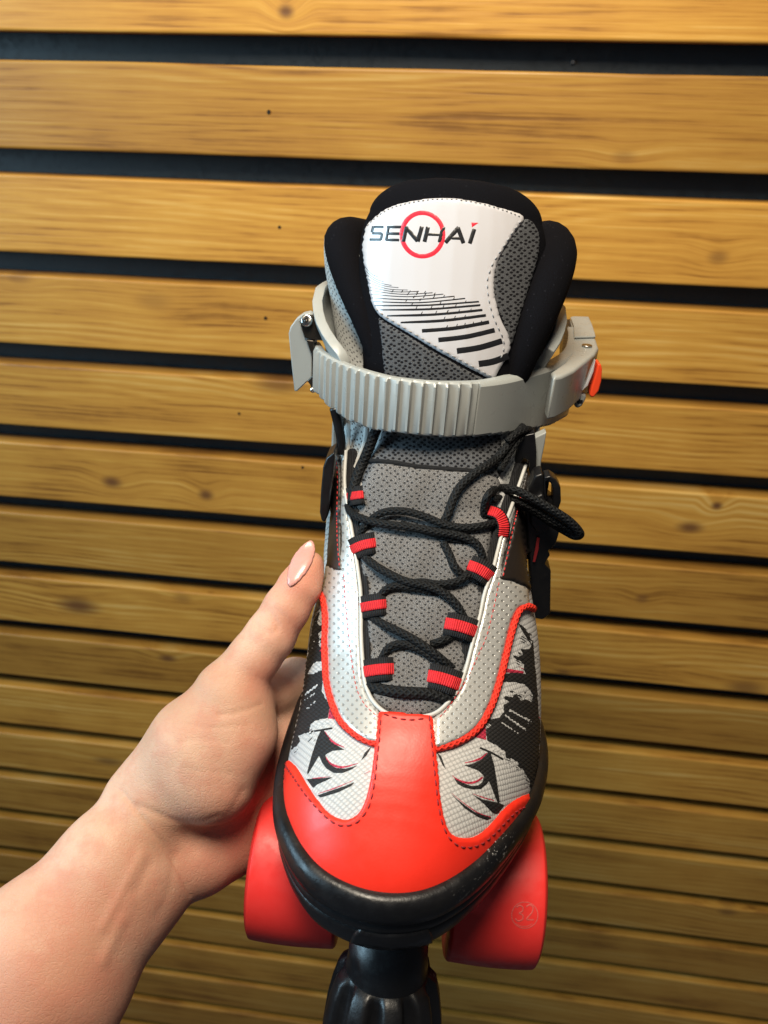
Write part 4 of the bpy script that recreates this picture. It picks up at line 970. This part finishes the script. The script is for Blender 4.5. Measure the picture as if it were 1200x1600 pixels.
finger((478, 1205, 36.7), [(-4.1, 1.3, -1.7), (-2.6, 1.25, -1.5), (-0.7, 1.2, -1.45), (0.6, 1.2, -1.35)], [.9, .76, .68, .60, .48])
CR = []                            # creases: thin grooves carved along polylines (photo px at the skin)
def build_field(h=0.11):
    A = np.array([q for p in HP for q in (p[0] - p[1] - .3, p[0] + p[1] + .3, p[2] - p[3] - .3, p[2] + p[3] + .3)])
    lo, hi_ = A.min(0), A.max(0)
    lo = np.maximum(lo, [-19.5, -27, -40]); n = np.ceil((hi_ - lo) / h).astype(int) + 1
    D = np.full(n, 6.0, np.float32)
    for a, r0, b, r1_, k in HP:
        m = max(r0, r1_) + 2.2
        i0 = np.maximum(((np.minimum(a, b) - m - lo) / h).astype(int), 0); i1 = np.minimum(((np.maximum(a, b) + m - lo) / h).astype(int) + 1, n)
        if (i1 <= i0).any(): continue
        sl = tuple(slice(x, y) for x, y in zip(i0, i1))
        X, Y, Z = np.meshgrid(*[(lo[q] + h * np.arange(i0[q], i1[q])).astype(np.float32) for q in range(3)], indexing='ij')
        ab = b - a; L2 = ab @ ab
        t = np.clip(((X - a[0]) * ab[0] + (Y - a[1]) * ab[1] + (Z - a[2]) * ab[2]) / L2, 0, 1)
        d = np.sqrt((X - a[0] - t * ab[0]) ** 2 + (Y - a[1] - t * ab[1]) ** 2 + (Z - a[2] - t * ab[2]) ** 2) - (r0 + (r1_ - r0) * t)
        o = D[sl]; q = np.clip(0.5 + 0.5 * (o - d) / k, 0, 1)
        D[sl] = o * (1 - q) + d * q - k * q * (1 - q)
    return D, lo, h
def surface_nets(D, lo, h):
    s = D < 0; nx, ny, nz = D.shape
    c = np.zeros((nx - 1, ny - 1, nz - 1), np.int8)
    for i in (0, 1):
        for j in (0, 1):
            for k in (0, 1): c += s[i:nx - 1 + i, j:ny - 1 + j, k:nz - 1 + k]
    act = (c > 0) & (c < 8); idx = np.full(c.shape, -1, np.int64); I = np.argwhere(act); idx[act] = np.arange(len(I))
    acc = np.zeros((len(I), 3)); cnt = np.zeros(len(I))
    corners = [(i, j, k) for i in (0, 1) for j in (0, 1) for k in (0, 1)]
    for p in corners:
        for ax_ in range(3):
            if p[ax_]: continue
            q = list(p); q[ax_] = 1
            d0 = D[I[:, 0] + p[0], I[:, 1] + p[1], I[:, 2] + p[2]]; d1 = D[I[:, 0] + q[0], I[:, 1] + q[1], I[:, 2] + q[2]]
            m = (d0 < 0) != (d1 < 0); t = d0[m] / (d0[m] - d1[m])
            P = np.tile(np.array(p, float), (m.sum(), 1)); P[:, ax_] += t
            acc[m] += P; cnt[m] += 1
    V = lo + h * (I + acc / cnt[:, None])
    Fs = []
    for ax_ in range(3):
        u, w_ = (ax_ + 1) % 3, (ax_ + 2) % 3
        sl0 = [slice(None)] * 3; sl1 = [slice(None)] * 3; sl0[ax_] = slice(0, -1); sl1[ax_] = slice(1, None)
        e = np.argwhere(s[tuple(sl0)] != s[tuple(sl1)])
        e = e[(e[:, u] > 0) & (e[:, w_] > 0) & (e[:, u] < D.shape[u] - 1) & (e[:, w_] < D.shape[w_] - 1)]
        pos_ = s[tuple(e.T)]
        q = []
        for du, dw in ((0, 0), (-1, 0), (-1, -1), (0, -1)):
            c_ = e.copy(); c_[:, u] += du; c_[:, w_] += dw; q.append(idx[tuple(c_.T)])
        q = np.stack(q, 1); q[~pos_] = q[~pos_][:, ::-1]; Fs.append(q)
    return V, np.vstack(Fs)
D_, lo_, h_ = build_field()
HV, HF = surface_nets(D_, lo_, h_)
# relax the net a little
def relax(V, Fq, it=6):
    e = np.vstack([Fq[:, [0, 1]], Fq[:, [1, 2]], Fq[:, [2, 3]], Fq[:, [3, 0]]])
    for k in range(it):
        acc = np.zeros_like(V); cnt = np.zeros(len(V))
        np.add.at(acc, e[:, 0], V[e[:, 1]]); np.add.at(acc, e[:, 1], V[e[:, 0]]); np.add.at(cnt, e[:, 0], 1); np.add.at(cnt, e[:, 1], 1)
        V = V + (0.5 if k % 2 == 0 else -0.48) * (acc / np.maximum(cnt, 1)[:, None] - V)
    return V
HV = relax(HV, HF, 12)
# skin creases: push the surface in along traced lines (only where it faces the lens)
HPX = np.stack([600 + F * HV[:, 0] / -HV[:, 2], 800 - F * HV[:, 1] / -HV[:, 2]], 1)
def vnormals(V, Fq):
    n = np.cross(V[Fq[:, 2]] - V[Fq[:, 0]], V[Fq[:, 3]] - V[Fq[:, 1]]); N = np.zeros_like(V)
    for k in range(4): np.add.at(N, Fq[:, k], n)
    return N / (np.linalg.norm(N, axis=1)[:, None] + 1e-12)
HN = vnormals(HV, HF)
front = np.clip(-(HN * HV).sum(1) / np.linalg.norm(HV, axis=1), 0, 1)
def dline(P, L):
    d = np.full(len(P), 1e9)
    for a, b in zip(L[:-1], L[1:]):
        ab = b - a; t = np.clip(((P - a) @ ab) / (ab @ ab), 0, 1); d = np.minimum(d, np.linalg.norm(P - a - t[:, None] * ab, axis=1))
    return d
disp = np.zeros(len(HV))
z5h = lambda L: [(p[0] / 2.052, 820 + p[1] / 2.052) for p in L]
for L, dep, wd in [([(385, 850), (440, 920), (500, 1000), (545, 1060), (580, 1120), (610, 1190)], .085, 3.0), ([(440, 900), (500, 925), (560, 950), (640, 955), (700, 935)], .07, 5), ([(520, 1150), (560, 1215), (585, 1270)], .03, 3), ([(700, 610), (770, 600), (840, 575)], .04, 4),
                   ([(840, 250), (880, 300), (890, 340)], .06, 3.5), ([(815, 300), (830, 330), (870, 350)], .05, 3.5), ([(865, 255), (905, 290), (930, 320)], .04, 3), ([(780, 850), (740, 920), (690, 970), (640, 1000)], .05, 6), ([(420, 1200), (380, 1290), (330, 1400)], -.06, 9), ([(480, 1090), (440, 1170), (400, 1240)], .03, 7), ([(455, 1060), (400, 1160), (330, 1290)], -.05, 8), ([(560, 1060), (540, 1180), (500, 1260)], .03, 7), ([(560, 700), (640, 690), (740, 700)], .018, 2.5), ([(580, 780), (660, 790), (740, 800)], .018, 2.5), ([(600, 640), (680, 650), (800, 640)], .018, 2.5), ([(400, 870), (470, 960), (540, 1030)], .02, 2)]:
    C = crom(z5h(L), 6); d = dline(HPX, C); disp -= dep * np.exp(-(d / wd) ** 2) * front
HV = HV + HN * disp[:, None]
hand_root = bpy.data.objects.new('person', None); COL.objects.link(hand_root)
tag(hand_root, 'bare left forearm and hand holding the skate, thumb along its side', 'person')
HO = camp(245, 1330, 31.0) * 0.01
def toW(V): return CAMLOC + (np.asarray(V) * 0.01) @ RC.T
hl_ = toW([camp(245, 1330, 31.0)])[0]
hand_root.location = hl_
def skin():
    t = NT('skin'); pos = t.pos()
    n1 = t.noise(pos, 22, 3, 0.5); n2 = t.noise(pos, 110, 4, 0.6); pores = t.voro(pos, 1700, 1.0)
    lines = t.voro(t.mapping(pos, (1, 1.5, 0.8), (0.4, 0.2, 0.7)), 520, 0.9, 'DISTANCE_TO_EDGE')
    a = t.n('ShaderNodeAttribute', attribute_name='flush')
    c = t.mix(t.rng(n1, 0.32, 0.68), (0.50, 0.290, 0.190), (0.66, 0.420, 0.300))
    c = t.mix(t.math('MULTIPLY', t.rng(n2, 0.4, 0.7), 0.42), c, (0.50, 0.195, 0.130))
    c = t.mix(a.outputs['Fac'], c, (0.60, 0.225, 0.155))
    t.p(col=c, rough=t.rng(n2, 0.3, 0.7, 0.52, 0.66), spec=0.32, sss=0.15)
    t.b.inputs['Subsurface Radius'].default_value = (1.0, 0.35, 0.18); t.b.inputs['Subsurface Scale'].default_value = 0.004
    h = t.math('ADD', t.math('MULTIPLY', pores, 0.5), t.math('ADD', t.math('MULTIPLY', t.rng(lines, 0.0, 0.10), 0.5), t.math('MULTIPLY', n2, 1.6)))
    t.bump(h, 0.30, 0.0005); return t.m
SKIN = skin()
W = toW(HV) - hl_
me = mesh('hand', W, HF)
fl_ = np.zeros(len(HV))
for (px, py), r_, a_ in [((470, 900), 55, .75), ((455, 975), 50, .5), ((390, 1300), 75, .9), ((440, 1200), 70, .6), ((330, 1350), 70, .55), ((95, 1440), 110, .4), ((200, 1420), 90, .4), ((140, 1560), 120, .5), ((420, 1060), 45, .55), ((40, 1560), 140, .45)]:
    fl_ = np.maximum(fl_, a_ * np.exp(-(((HPX - [px, py]) ** 2).sum(1)) / (r_ ** 2)))
at_ = me.attributes.new('flush', 'FLOAT', 'POINT'); at_.data.foreach_set('value', fl_.astype(np.float32))
hand = link('hand', me, SKIN, hand_root)
# thumb nail
BH = Base((HV, HF), ray=lambda px, py: np.array([(px - 600) / F, -(py - 800) / F, -1.0]), eye=(0, 0, 0))
NAIL = [(450, 912), (450, 898), (453, 882), (462, 865), (474, 852), (483, 846), (489, 848), (492, 860), (489, 874), (482, 889), (473, 902), (463, 912), (455, 917)]
nm = NT('fingernail'); nm.p(col=nm.mix(nm.noise(nm.pos(), 90, 2), (0.60, 0.255, 0.215), (0.68, 0.34, 0.295)), rough=0.28, spec=0.4, coat=0.1, sss=0.15)
nm.b.inputs['Subsurface Radius'].default_value = (1.0, 0.4, 0.25); nm.b.inputs['Subsurface Scale'].default_value = 0.003
_hit = BH.hit
def nail_hit(px, py):             # the free edge runs on past the fingertip
    for k in range(60):
        q = (px + (462 - px) * k / 60, py + (895 - py) * k / 60)
        d = Vector(BH.ray(*q)); h = BH.t.ray_cast(BH.eye, d.normalized())
        if h[0] is not None and h[1].dot(d.normalized()) < -0.55:
            return (np.array(BH.ray(px, py)) * (-h[0][2]) if k else np.array(h[0])) + (np.array([0, 0, -0.012 * k])), np.array(h[1])
    return _hit(px, py)
BH.cast = lambda px, py: (*nail_hit(px, py), 30.0)
nv, nf, nu = drape(NAIL, BH, 0.06, 4, 2.5, True, 0, 0.01)
nail = link('fingernail', mesh('fingernail', toW(nv) - hl_, nf, nu), nm.m, hand_root)
sm_ = nail.modifiers.new('smooth', 'SMOOTH'); sm_.factor = 0.5; sm_.iterations = 4
so = nail.modifiers.new('thickness', 'SOLIDIFY'); so.thickness = 0.0004; so.offset = -1
